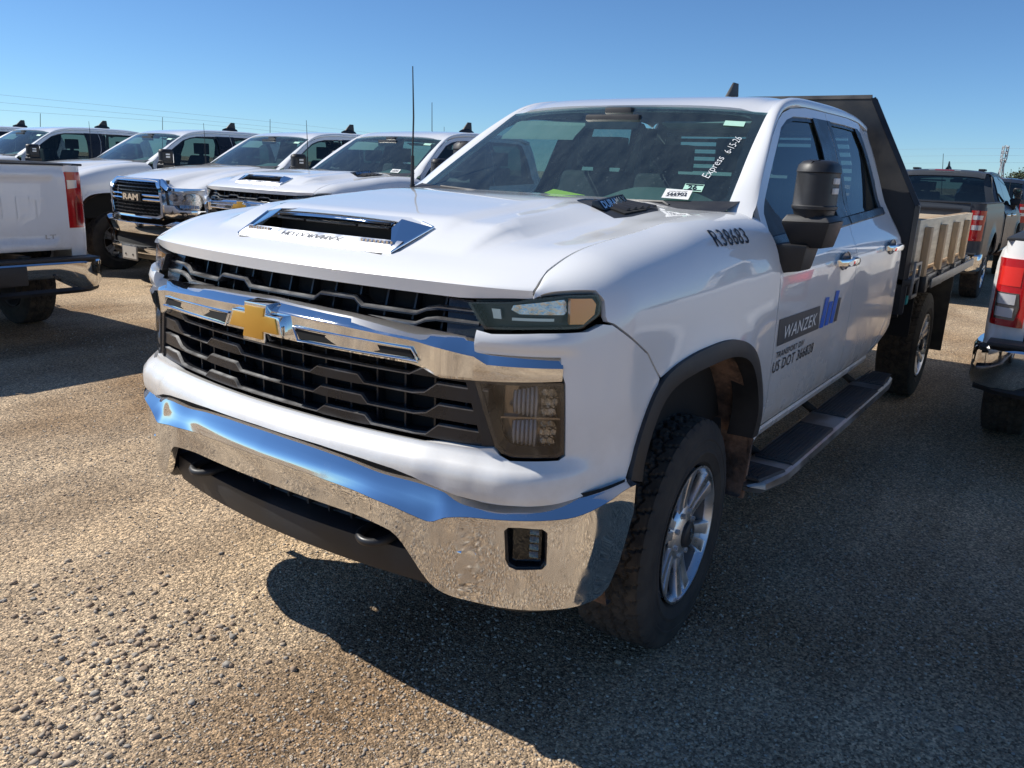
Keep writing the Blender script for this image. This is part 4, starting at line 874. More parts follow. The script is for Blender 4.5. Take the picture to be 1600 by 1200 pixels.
def _bumper(root):
    def P(s, z, o): return tuple(planout(s, z, o)[0])
    secs = []
    for s in np.linspace(-1.135, 1.135, 161):
        a = abs(s); zt = float(BZT(a)); zb = float(BZB(a)); ob = float(bump_out(a, zb)); oi = .004+.012*float(smooth(.9, 1.13, a))
        row = [P(s, zt-.01, -.05), P(s, zt+.003, oi-.012), P(s, zt+.001, oi), ]
        for t in (.12, .3, .5, .7, .88, 1.0):
            row.append(P(s, zt+(zb-zt)*t, oi+(ob-oi)*(t+.02*sin(pi*t))))
        secs.append(row)
    bp = loft('front_bumper', secs, 'chrome_dusty', root, smooth=50)
    def fn(s, z):
        s = np.asarray(s, float); a = np.abs(s); return planout(s, z, bump_out(a, z))
    ss = np.linspace(-1.13, 1.13, 121); top = [(s, float(BZB(abs(s)))-.001) for s in ss]
    bot = [(s, float(BZL(abs(s)))) for s in ss[::-1]]
    fogL = [(.797, .683), (.806, .694), (.835, .696), (.885, .694), (.896, .684), (.899, .590), (.889, .576), (.826, .572), (.809, .580), (.799, .600)]
    fogR = [(-a, b) for a, b in fogL]
    face = panel('bumper_face', bot[::-1]+top[::-1], fn, 'chrome_dusty', bp, holes=[fogL, fogR], step=.03, flange=.025, eps=1e-3, bstep=.02)
    # dark skirt below the chrome corner and dirty lower edge
    for sg in (1, -1):
        secs = []
        for a in np.linspace(.60, 1.08, 20):
            z = float(BZL(a)); secs.append([planout(sg*a, z+.01, .022*(1-.3*smooth(.95, 1.1, a)))[0], planout(sg*a, z-.012-.010*sin(pi*min(1, max(0, (a-.62)/.4))), .012)[0], planout(sg*a, z-.02, -.05)[0]])
        loft('bumper_skirt', secs, 'plastic', bp, smooth=40)
    # fog lamp pockets
    for sg in (1, -1):
        def P3(s, z, d): p = planout(s, z, d)[0]; return tuple(p) if sg > 0 else tuple(my(p))
        mb = MB(); C = [(.793, .690), (.808, .699), (.888, .699), (.901, .686), (.904, .588), (.891, .570), (.823, .567), (.800, .580)]
        n = len(C); v = [P3(a, b, .036) for a, b in C]+[P3(.848+(a-.848)*.86, .634+(b-.634)*.88, .038) for a, b in C]+[P3(.848+(a-.848)*.80, .634+(b-.634)*.84, -.03) for a, b in C]
        f = [(i, (i+1) % n, n+(i+1) % n, n+i) for i in range(n)]+[(n+i, n+(i+1) % n, 2*n+(i+1) % n, 2*n+i) for i in range(n)]+[tuple(range(2*n, 3*n))]
        if sg < 0: f = [q[::-1] for q in f]
        mb.add(v, [q[::-1] for q in f]); fp = mb.build('fog_lamp', 'gloss', bp, smooth=30)
        mb = MB(); 
        for j in range(4):
            z0 = .590+.022*j; mb.hexa([P3(.855, z0, -.01), P3(.884, z0, -.01), P3(.884, z0+.018, -.01), P3(.855, z0+.018, -.01), P3(.857, z0, .012), P3(.882, z0, .016), P3(.882, z0+.015, .008), P3(.857, z0+.015, .006)])
        mb.build('reflector', 'reflector', fp, bevel=.002)
        mb = MB(); mb.add([P3(a, b, .024) for a, b in ((.815, .586), (.888, .586), (.888, .684), (.815, .684))], [(0, 1, 2, 3) if sg < 0 else (3, 2, 1, 0)]); mb.build('lens', 'side', fp)
        # parking sensor
        mb = MB(); c = Vector(P3(.715, .598, .046)); d = Vector(P3(.715, .598, .066))-c; mb.tube([c-d*.3, c+d*.45], [.019, .016], 16); mb.build('parking_sensor', 'chrome', bp, bevel=.003, smooth=40)
        mb = MB(); c = Vector(P3(.66, .604, .05)); mb.tube([Vector(P3(.655, .602, .046)), Vector(P3(.695, .600, .052))], [.007, .009], 8); mb.build('sensor_bracket', 'chrome', bp, smooth=50)
    # ---- lower opening: mesh, hooks and air dam
    secs = []
    for s in np.linspace(-.60, .60, 31):
        a = abs(s); k = float(smooth(.50, .64, a)); secs.append([P(s, .70, -.03), P(s, .66, -.07), P(s, .60, -.085), P(s, .555, -.06), P(s, .552, -.005), P(s, .545, .012), P(s, .50, .016), P(s, .455, .004), P(s, .440-.0*k, -.02), P(s, .435, -.12)])
    ad = loft('air_dam', secs, 'plastic', root, smooth=35)
    for s in np.linspace(-.36, .36, 9):
        mb = MB(); mb.hexa([P(s-.004, .56, -.08), P(s+.004, .56, -.08), P(s+.004, .56, -.04), P(s-.004, .56, -.04), P(s-.004, .64, -.08), P(s+.004, .64, -.08), P(s+.004, .64, -.04), P(s-.004, .64, -.04)]); mb.build('opening_rib', 'plastic', ad)
    secs = [[P(s, .612, -.08), P(s, .612, -.035), P(s, .604, -.03), P(s, .596, -.04), P(s, .596, -.08)] for s in np.linspace(-.52, .52, 21)]; loft('opening_bar', secs, 'plastic', ad, smooth=30)
    for sg in (1, -1):
        y = sg*.395; c = Vector((.925, y, .560)); mb = MB()
        pts = [c+Vector((-.10, -.045, 0)), c+Vector((-.02, -.048, .0)), c+Vector((.020, -.036, -.002)), c+Vector((.036, 0, -.004)), c+Vector((.020, .036, -.002)), c+Vector((-.02, .048, 0)), c+Vector((-.10, .045, 0))]
        mb.tube(catmull(pts, 4), .0125, 8); mb.build('tow_hook', 'steel_black', root, smooth=60)
# ================================================================ the subject truck
HERO_LABEL = 'white flatbed work truck filling the foreground, gold front emblem, WANZEK lettering on its door'
hero = empty('flatbed_truck', label=HERO_LABEL, cat='truck')
make_nose_chevy(hero); make_cab(hero); make_under(hero, rear_end=-5.5)
make_mirror(hero, 1); _fm = make_mirror(hero, -1); _fm.location = (-.48, .06, .06)
# mast antenna on the far fender
def mast(root, x, y, z0, h, r=.0045):
    mb = MB(); mb.tube([(x, y, z0-.02), (x, y, z0+.03)], [.016, .011], 10); mb.tube([(x, y, z0+.03), (x, y, z0+.16)], [.009, .008], 8); mb.tube([(x, y, z0+.16), (x, y+.004, z0+h*.6), (x, y-.004, z0+h)], [r, r*.9, r*.55], 6); return mb.build('mast_antenna', 'plastic', root, smooth=60)
mast(hero, -.52, -.79, 1.452, .555)
# running boards
for sg in (1, -1):
    def T(P): return [(x, sg*y, z) for x, y, z in P]
    mb = MB(); n = 0
    secs = []
    for x, y0, y1, zt, zb in ((-.50, .955, .985, .43, .405), (-.54, .90, 1.035, .447, .395), (-.70, .885, 1.068, .452, .392), (-2.62, .885, 1.068, .452, .392), (-2.80, .90, 1.050, .448, .395), (-2.85, .93, 1.01, .435, .405)):
        secs.append(T([(x, y0, zb+.01), (x, y0, zt-.004), (x, y0+.006, zt), (x, y1-.014, zt), (x, y1-.002, zt-.010), (x, y1, zb+.02), (x, y1-.02, zb)]))
    rb = loft('running_board', secs, 'stepmetal', hero, closed=True, smooth=30, cap=True)
    for a, b in ((-.515, -.70), (-.79, -1.42), (-1.66, -2.36), (-2.50, -2.84)):
        mb = MB(); e0 = .0 if a < -.6 else .03; e1 = .03 if b < -2.7 else 0
        mb.hexa(T([(a, .900+e0, .449), (b, .900+e1, .449), (b, 1.058-e1, .449), (a, 1.058-e0*1.4, .449), (a, .903+e0, .459), (b, .903+e1, .459), (b, 1.052-e1, .459), (a, 1.052-e0*1.4, .459)]))
        k = int(abs(b-a)/.022)
        for i in range(8):
            y = .915+i*.017
            if e0 and y > 1.0: continue
            mb.box((b+.02, sg*y-.003 if sg > 0 else -y-.003, .458), (a-.02, sg*y+.003 if sg > 0 else -y+.003, .4625))
        mb.build('step_pad', 'step', rb)
    for x in (-.85, -1.7, -2.5):
        mb = MB(); mb.tube([(x, sg*.93, .42), (x, sg*.80, .50), (x, sg*.55, .56)], .02, 8); mb.build('bracket', 'under', rb, smooth=50)
# vinyl lettering on the flank
def flank(x0, z0, d=.0022, fn=body): return lambda a, b: off(fn, d)(s_of_x(x0-a), z0+b)
dl = decal_text('fender_number', 'R38683', lambda a, b: (lambda s, v: fend(s, v)+np.array([0, .0022, .0016]))(s_of_x(-.20-a), np.array([fv(float(s_of_x(-.20-q)), 1.382+float(r)) for q, r in zip(a, b)])), 'ink', hero, .27, .050, bold=.006, space=1.12)
def quadpatch(name, P, fn, m, parent, d=.0020, n=8):
    """flat print: quadrilateral patch pressed onto the surface"""
    V = []; F = []
    for i in range(n+1):
        for j in range(n+1):
            u, v = i/n, j/n; q = (1-u)*(1-v)*np.array(P[0])+u*(1-v)*np.array(P[1])+u*v*np.array(P[2])+(1-u)*v*np.array(P[3]); V.append(off(fn, d)(np.array([s_of_x(q[0])]), np.array([q[1]]))[0])
    for i in range(n):
        for j in range(n): F.append((i*(n+1)+j, (i+1)*(n+1)+j, (i+1)*(n+1)+j+1, i*(n+1)+j+1))
    return mesh(name, V, F, m, parent)
logo = quadpatch('company_logo', [(-.610, .962), (-1.175, .955), (-1.155, 1.058), (-.605, 1.066)], body, 'slate', hero)
decal_text('company_name', 'WANZEK', flank(-.90, 1.006, .0034), 'paper', logo, .44, .052, bold=.008, shear=.18, space=1.1)
for k, (xa, zt) in enumerate(((-1.185, 1.086), (-1.265, 1.060), (-1.345, 1.100))):
    quadpatch('logo_bar', [(xa, .955), (xa-.062, .953), (xa-.062-.04*(zt-.95)/.13, zt-.004), (xa-.04*(zt-.95)/.13, zt)], body, 'blue', logo, .0026, 3)
quadpatch('logo_bar', [(-1.425, .953), (-1.475, .952), (-1.50, 1.058), (-1.462, 1.062)], body, 'slate', logo, .0026, 3)
decal_text('department_line', 'TRANSPORT DIV', flank(-.80, .925, .0024), 'ink', hero, .36, .024, bold=.015, shear=.1, space=1.1)
decal_text('registration_line', 'US DOT 366828', flank(-.865, .880, .0024), 'ink', hero, .54, .044, bold=.004, shear=.12, space=1.12)
# stickers and writing on the windshield
def WS(u0, v0, d=.004):
    def g(a, b):
        p0 = wsurf(np.array([u0]), np.array([v0]))[0]; eu = wsurf(np.array([u0+.01]), np.array([v0]))[0]-p0; ev = wsurf(np.array([u0]), np.array([v0+.01]))[0]-p0; eu /= np.linalg.norm(eu); ev -= eu*(ev@eu); ev /= np.linalg.norm(ev); nn = np.cross(eu, ev); nn = nn if nn[0] > 0 else -nn
        return p0+np.outer(a, eu)+np.outer(b, ev)+nn*d
    return g
def flatquad(name, place, w, h, m, parent, rot=0):
    a = np.array([-w, w, w, -w])/2; b = np.array([-h, -h, h, h])/2; c, s_ = cos(rot), sin(rot); return mesh(name, place(a*c-b*s_, a*s_+b*c), [(0, 1, 2, 3)], m, parent)
WSO = [o for o in KIDS(hero) if o.name.startswith('windshield')][0]
tg = flatquad('lot_tag', WS(.74, .075, .010), .105, .062, 'paper', WSO, -.10)
decal_text('lot_number', '566902', WS(.74, .072, .0115), 'ink', tg, .078, .022, bold=.02); decal_text('tag_line', 'INSPECTED UNIT', WS(.74, .098, .0115), 'ink', tg, .07, .007); decal_text('tag_line', 'NO 566902 LOT A', WS(.74, .052, .0115), 'ink', tg, .08, .006)
pz = flatquad('permit_sticker', WS(.80, .155, .003), .075, .05, 'mint', WSO, -.08); decal_text('permit_print', '26', WS(.795, .155, .0045), 'ink', pz, .035, .03, bold=.02); flatquad('permit_band', WS(.80, .181, .0042), .068, .006, 'ink', pz, -.08); flatquad('permit_band', WS(.80, .130, .0042), .068, .005, 'ink', pz, -.08)
flatquad('pale_sticker', WS(.84, .84, .003), .085, .042, 'mint', WSO)
def rotp(g, r): return lambda a, b: g(a*cos(r)-b*sin(r), a*sin(r)+b*cos(r))
decal_text('pen_writing', 'Express', rotp(WS(.855, .36, .004), 1.33), 'chalk', WSO, .16, .045, bold=-.012, shear=.3)
decal_text('pen_writing', '6-15-26', rotp(WS(.895, .60, .004), 1.36), 'chalk', WSO, .13, .032, bold=-.012, shear=.3)
# ---- flatbed
DK = 1.02
def bx(name, lo, hi, m, parent=hero, bev=.004, label=None):
    mb = MB(); mb.box(lo, hi); return mb.build(name, m, parent, bevel=bev, label=label)
fb = bx('flatbed_deck', (-5.55, -1.03, DK-.04), (-2.99, 1.03, DK), 'steel_black')
for k in range(12):
    y = -.94+k*.168; bx('deck_plank', (-5.53, y-.078, DK), (-3.08, y+.078, DK+.022), 'stud', fb, .003)
for k in range(7):
    x = -3.2-k*.37; bx('cross_member', (x-.03, -1.0, DK-.12), (x+.03, 1.0, DK-.04), 'steel_black', fb, .003)
for sg in (1, -1):
    y = sg*1.035; a, b = sorted((y, y+sg*.012)); bx('side_rail', (-5.55, a, DK-.10), (-3.38, b, DK-.012), 'galv', fb, .002)
    a, b = sorted((sg*1.075, sg*1.085)); bx('rub_rail', (-5.55, a, DK-.085), (-3.42, b, DK-.025), 'galv', fb, .002)
    for k in range(4):
        x = -3.30-.60*k; a, b = sorted((sg*1.035, sg*1.074)); bx('stake_pocket', (x-.045, a, DK-.10), (x+.045, b, DK-.0), 'steel_black', fb, .003)
    # square bracket by the cab
    s0 = sorted((sg*1.03, sg*1.044)); mb = MB()
    for lo_, hi_ in (((-3.20, -.12), (-3.18, .10)), ((-3.02, -.12), (-3.0, .10)), ((-3.18, .08), (-3.02, .10)), ((-3.18, -.12), (-3.02, -.10)), ((-3.18, -.01), (-3.02, .005))): mb.box((lo_[0], s0[0], DK+lo_[1]), (hi_[0], s0[1], DK+hi_[1]))
    mb.build('tie_bracket', 'galv', fb, bevel=.002)
    # plywood side with studs
    a, b = sorted((sg*1.000, sg*1.016)); pw = bx('side_board', (-5.50, a, DK+.045), (-3.08, b, 1.372), 'ply', hero, .002)
    for k in range(4):
        x = -3.30-.60*k; a, b = sorted((sg*1.0175, sg*1.056)); bx('stud', (x-.044, a, DK-.02), (x+.044, b, 1.325), 'stud', pw, .003)
    a, b = sorted((sg*.96, sg*.999)); bx('top_rail', (-5.50, a, 1.29), (-3.08, b, 1.374), 'stud', pw, .003)
    if sg < 0: decal_text('lumber_stamp', 'III', lambda a, b: np.stack([-4.6-a, -.958+0*a, 1.33+b], -1), 'ink', pw, .09, .05, bold=.03)
bx('rear_board', (-5.53, -.96, DK+.03), (-5.515, .96, 1.34), 'ply')
# headboard: black sheet frame with sloping upper corners and a louvred window
HBX = -2.99
def hb(y, z): y = np.asarray(y, float); z = np.asarray(z, float); return np.stack([HBX+0*y, y, z], -1)
lw = [(-.60, 1.40), (.60, 1.40), (.60, 1.84), (-.60, 1.84)]
hp_ = [(-.985, .80), (.985, .80), (.985, 1.455), (.648, 2.066), (-.648, 2.066), (-.985, 1.455)]
HB = panel('headboard', hp_, hb, 'steel_black', hero, holes=[lw], step=.15, flange=.10)
mb = MB()
E_ = hp_+hp_[:1]
for p, q in zip(E_[:-1], E_[1:]): mb.tube([(HBX-.02, p[0], p[1]), (HBX-.02, q[0], q[1])], .024, 4)
mb.build('frame', 'steel_black', HB)
mb = MB(); e2 = [(.990, .80), (.990, 1.455), (.653, 2.070)]
for p, q in zip(e2[:-1], e2[1:]): mb.tube([(HBX-.09, p[0], p[1]), (HBX-.09, q[0], q[1])], .011, 4)
mb.build('edge_strip', 'galv', HB)
for k in range(9):
    z = 1.43+.048*k; mb = MB(); mb.hexa([(HBX-.03, -.60, z-.010), (HBX-.01, -.60, z-.014), (HBX-.01, .60, z-.014), (HBX-.03, .60, z-.010), (HBX-.03, -.60, z+.010), (HBX-.01, -.60, z+.004), (HBX-.01, .60, z+.004), (HBX-.03, .60, z+.010)]); mb.build('louvre', 'steel_black', HB)
# fasteners and fender over the rear wheel, mud flaps, tail
for sg in (1, -1):
    secs = []
    a, b = sorted((sg*.72, sg*1.02)); mf = bx('mud_flap', (-5.02, a, .26), (-5.005, b, .90), 'rubber', hero, .002)
    mb = MB(); mb.hexa([(-3.42, min(sg*.6, sg*1.0), .60), (-3.40, min(sg*.6, sg*1.0), .60), (-3.40, max(sg*.6, sg*1.0), .60), (-3.42, max(sg*.6, sg*1.0), .60), (-3.42, min(sg*.6, sg*1.0), .93), (-3.40, min(sg*.6, sg*1.0), .93), (-3.40, max(sg*.6, sg*1.0), .93), (-3.42, max(sg*.6, sg*1.0), .93)])
    mb.build('splash_board', 'matte', hero)
mb = MB(); mb.box((-3.30, .93, .83), (-3.24, .985, .90)); mb.build('tie_strap', mat('teal_strap', (.02, .30, .33), .7), hero, bevel=.01)
bx('rear_bar', (-5.60, -.95, .62), (-5.55, .95, .70), 'steel_black')
# yellow slip on the dashboard: an object of its own
mb = MB(); mb.add([(-.595, -.15, 1.452), (-.600, .13, 1.452), (-.625, -.060, 1.494), (-.62, .10, 1.476), (-.69, .0, 1.455)], [(0, 1, 3, 2), (1, 4, 3), (3, 4, 2), (2, 4, 0), (0, 4, 1)])
ys = mb.build('paper_slip', 'yellow', None); ys['label'] = 'folded yellow paper slip on the dashboard behind the windshield of the foreground truck'; ys['category'] = 'paper'
# ================================================================ ground
gm = mat('gravel_ground', (.3, .24, .17), .95); b = pb(gm)
n1 = noise(gm, 1.1, 5, .6); n2 = noise(gm, 55, 4, .7); tc = N(gm, 'ShaderNodeTexCoord')
vo = N(gm, 'ShaderNodeTexVoronoi'); vo.inputs['Scale'].default_value = 130; L(gm, tc.outputs['Object'], vo.inputs['Vector']); vb = N(gm, 'ShaderNodeTexVoronoi'); vb.inputs['Scale'].default_value = 60; L(gm, tc.outputs['Object'], vb.inputs['Vector'])
r1 = ramp(gm, n1.outputs[0], [(.3, (.335, .27, .20)), (.5, (.41, .335, .25)), (.72, (.50, .42, .32))])
r2 = ramp(gm, n2.outputs[0], [(.3, (.48, .47, .46)), (.7, (1.5, 1.43, 1.34))]); mx = N(gm, 'ShaderNodeMix', data_type='RGBA', blend_type='MULTIPLY'); mx.inputs[0].default_value = 1; L(gm, r1.outputs[0], mx.inputs[6]); L(gm, r2.outputs[0], mx.inputs[7])
hs = N(gm, 'ShaderNodeSeparateColor'); L(gm, vo.outputs['Color'], hs.inputs[0]); r3 = ramp(gm, hs.outputs[0], [(.0, (.36, .34, .33)), (.5, (.95, .93, .9)), (1, (1.9, 1.78, 1.6))])
mx2 = N(gm, 'ShaderNodeMix', data_type='RGBA', blend_type='MULTIPLY'); mx2.inputs[0].default_value = .85; L(gm, mx.outputs[2], mx2.inputs[6]); L(gm, r3.outputs[0], mx2.inputs[7]); L(gm, mx2.outputs[2], b.inputs['Base Color'])
n5 = noise(gm, .45, 3, .5); r5 = ramp(gm, n5.outputs[0], [(.36, (.66, .58, .50)), (.5, (1, 1, 1)), (.66, (1.18, 1.15, 1.10))]); mx3 = N(gm, 'ShaderNodeMix', data_type='RGBA', blend_type='MULTIPLY'); mx3.inputs[0].default_value = 1; L(gm, mx2.outputs[2], mx3.inputs[6]); L(gm, r5.outputs[0], mx3.inputs[7]); n6 = noise(gm, 1.0, 4, .6, stretch=(.22, 1.5, 1)); r6 = ramp(gm, n6.outputs[0], [(.36, (.78, .76, .74)), (.52, (1, 1, 1)), (.66, (1.14, 1.13, 1.10))]); mx4 = N(gm, 'ShaderNodeMix', data_type='RGBA', blend_type='MULTIPLY'); mx4.inputs[0].default_value = 1; L(gm, mx3.outputs[2], mx4.inputs[6]); L(gm, r6.outputs[0], mx4.inputs[7]); L(gm, mx4.outputs[2], b.inputs['Base Color'])
b1 = bump(gm, vo.outputs['Distance'], .9, -.006); b2 = bump(gm, vb.outputs['Distance'], .5, -.008, b1); b3 = bump(gm, n2.outputs[0], .6, .008, b2); n4 = noise(gm, 5, 4); b4 = bump(gm, n4.outputs[0], .5, .05, b3); L(gm, b4.outputs[0], b.inputs['Normal']); b.inputs['Specular IOR Level'].default_value = .2
M['ground'] = gm
g = mesh('ground', [(-1500, -1500, 0), (1500, -1500, 0), (1500, 1500, 0), (-1500, 1500, 0)], [(0, 1, 2, 3)], 'ground'); g['kind'] = 'structure'
# ================================================================ gravel stones near the camera, one uncountable mass
def stones(name, n, region, size, seed, mats, thin=False):
    r = np.random.default_rng(seed); t = (1+5**.5)/2; ico = np.array([(-1,t,0),(1,t,0),(-1,-t,0),(1,-t,0),(0,-1,t),(0,1,t),(0,-1,-t),(0,1,-t),(t,0,-1),(t,0,1),(-t,0,-1),(-t,0,1)], float); ico /= np.linalg.norm(ico[0])
    F = np.array([(0,11,5),(0,5,1),(0,1,7),(0,7,10),(0,10,11),(1,5,9),(5,11,4),(11,10,2),(10,7,6),(7,1,8),(3,9,4),(3,4,2),(3,2,6),(3,6,8),(3,8,9),(4,9,5),(2,4,11),(6,2,10),(8,6,7),(9,8,1)])
    P = region(r, n); n = len(P); sz = size[0]+(size[1]-size[0])*r.random(n)**4
    V = np.repeat(ico[None], n, 0)*(1+.8*(r.random((n, 12, 1))-.5)); sc = np.stack([.8+.6*r.random(n), .8+.6*r.random(n), .45+.4*r.random(n)], -1)*sz[:, None]; V = V*sc[:, None, :]
    a = r.random(n)*2*pi; c, s_ = np.cos(a), np.sin(a); X = V[..., 0]*c[:, None]-V[..., 1]*s_[:, None]; Y = V[..., 0]*s_[:, None]+V[..., 1]*c[:, None]
    V = np.stack([X+P[:, 0, None], Y+P[:, 1, None], V[..., 2]+(sc[:, 2]*.35)[:, None]], -1).reshape(-1, 3); FF = (F[None]+12*np.arange(n)[:, None, None]).reshape(-1, 3)
    me = bpy.data.meshes.new(name); me.vertices.add(len(V)); me.vertices.foreach_set('co', V.ravel()); me.loops.add(FF.size); me.loops.foreach_set('vertex_index', FF.ravel().astype(np.int32)); me.polygons.add(len(FF)); me.polygons.foreach_set('loop_start', np.arange(0, FF.size, 3, dtype=np.int32)); me.polygons.foreach_set('loop_total', np.full(len(FF), 3, np.int32)); me.update(calc_edges=True)
    me.polygons.foreach_set('material_index', np.repeat(r.integers(0, len(mats), n), 20).astype(np.int32))
    for m in mats: me.materials.append(m)
    o = obj(name, me); o['kind'] = 'stuff'; o['category'] = 'gravel'; return o
SM = [noisy(mat('stone_%s' % k, c, .9), 60, tuple(x*.75 for x in c), tuple(min(1, x*1.2) for x in c)) for k, c in (('tan', (.44, .355, .265)), ('pale', (.58, .50, .39)), ('brown', (.32, .235, .165)), ('grey', (.36, .32, .27)))]
def view_region(r, n):
    """points on the ground in front of the camera, denser close by"""
    out = []
    while sum(map(len, out)) < n:
        d = 1.0+8.5*r.random(n)**1.6; a = (r.random(n)-.5)*radians(84)+YAW; x = CAMP[0]+d*np.cos(a); y = CAMP[1]+d*np.sin(a); q = np.sin(2.1*y+1.3*np.sin(.9*x))+.6*np.sin(3.7*x+1.7*y+2)+.5*np.sin(7.3*y-2.9*x); k = r.random(n) < .22+.78/(1+np.exp(-2.2*q)); out.append(np.c_[x, y][k])
    return np.concatenate(out)[:n]
o = stones('gravel', 95000, view_region, (.0016, .0060), 3, [SM[0], SM[0], SM[1], SM[2], SM[3]]); o['label'] = 'tan loose gravel covering the lot in front of the foreground truck'
def heap(r, n):
    # coarse stones scattered at the lower left of the picture
    k = int(n*.88); c = np.array([[1.2, -.50], [1.42, -.28], [1.15, -.95], [1.25, -.35], [1.62, -.1], [1.05, -.3]])[r.integers(0, 6, k)]; a = c+r.normal(0, .15, (k, 2)); b_ = np.c_[CAMP[0]+(1.2+4*r.random(n-k))*np.cos(YAW+(r.random(n-k)-.5)*1.4), CAMP[1]+0*r.random(n-k)]; t = 1.2+4*r.random(n-k); an = YAW+(r.random(n-k)-.5)*1.4; b_ = np.c_[CAMP[0]+t*np.cos(an), CAMP[1]+t*np.sin(an)]
    return np.concatenate([a, b_])
o = stones('coarse_stones', 1300, heap, (.003, .0125), 5, [SM[0], SM[2], SM[2], SM[0], SM[3]]); o['label'] = 'coarser brown stones strewn over the gravel at lower left'
# ================================================================ pickup boxes, the other trucks
def off_(fn, d): return off(fn, d)
def make_bed(root, wm, xr=-4.20, xe=-5.42, tail='chevy', z1=1.452, liner=True):
    arch = [(xr+.50*cos(a), .56+.46*sin(a)) for a in np.radians(np.linspace(-5, 185, 17))]
    x0 = -2.93
    def side(x, z):
        x = np.asarray(x, float); z = np.asarray(z, float); y = .985+gd(np.minimum(z, 1.22))+.0-.020*smooth(1.20, z1, z)-.03*smooth(z1-.03, z1, z)
        r = np.hypot(x-xr, z-.52); y = y+.035*np.exp(-(np.maximum(r-.48, 0)/.10)**2)*smooth(1.3, .95, z); y = y-.10*np.clip((xe+.10-x)/.10, 0, 1)**2.2
        return np.stack([x, y, z], -1)
    for sg in (1, -1):
        fn = side if sg > 0 else mir(side)
        O = [(x0, .62), (x0, z1), (xe, z1), (xe, .66), (xe+.3, .64), (xr-.52, .62)]+arch[::-1]+[(xr+.52, .62)]
        panel('bed_side', O, fn, wm, root, step=.07, flange=.02, flip=sg > 0)
        secs = []
        for x, z in arch:
            p = np.array(fn(x, z)); c = np.array([xr, 0, .52]); d = (c-np.array([x, 0, z])); d /= np.linalg.norm(d); secs.append([p+np.array([0, sg*.006, 0]), p+d*.045+np.array([0, sg*.004, 0]), p+d*.05+np.array([0, -sg*.20, 0])])
        loft('arch_moulding', secs, wm if tail != 'chevy' else 'plastic', root, smooth=40)
        mb = MB(); a, b = sorted((sg*.87, sg*.955)); mb.box((xe+.01, a, z1-.004), (x0, b, z1+.014)); mb.build('rail_cap', 'plastic', root, bevel=.006)
        mb = MB(); a, b = sorted((sg*.80, sg*.86)); mb.box((xe+.05, a, .85), (x0, b, z1-.01)); mb.build('inner_side', wm, root)
    mb = MB(); mb.box((xe+.04, -.86, .80), (x0, .86, .86)); mb.build('bed_floor', 'steel_black', root)
    mb = MB(); mb.box((x0-.03, -.88, .80), (x0, .88, z1-.01)); mb.build('bulkhead', wm, root)
    return side
def make_tailgate(root, wm, xe, z1=1.452, emboss=None, badge=None):
    """slightly crowned tailgate with pressed panel; +y is the truck's left"""
    def tg(y, z):
        y = np.asarray(y, float); z = np.asarray(z, float); a = smooth(.70, .66, np.abs(y))*smooth(1.36, 1.33, z)*smooth(.83, .86, z)
        return np.stack([xe-.028-.014*(1-(y/.8)**2)-.020*smooth(z1-.03, z1-.10, z)*smooth(.76, .80, z)+.010*a, y, z], -1)
    t = panel('tailgate', [(-.775, .775), (.775, .775), (.775, z1-.004), (-.775, z1-.004)], tg, wm, root, step=.05, flange=.03, flip=True)
    mb = MB(); mb.box((xe-.045, -.775, z1-.004), (xe+.03, .775, z1+.012)); mb.build('spoiler_cap', 'plastic', t, bevel=.006)
    if emboss: decal_text('pressed_lettering', emboss, lambda a, b: tg(-a, 1.12+b)+np.array([-.006, 0, 0]), wm, t, 1.22, .17, bold=.01)
    if badge: decal_text('trim_badge', badge, lambda a, b: tg(-.62-a, .885+b)+np.array([-.004, 0, 0]), 'argent', t, .085, .035, bold=.02)
    mb = MB(); mb.box((xe-.056, -.11, 1.27), (xe-.036, .11, 1.33)); mb.build('gate_handle', 'plastic', t, bevel=.006)
    return t
def rearblock(name, P, m, parent, bev=.01):
    mb = MB(); mb.hexa(P); return mb.build(name, m, parent, bevel=bev)
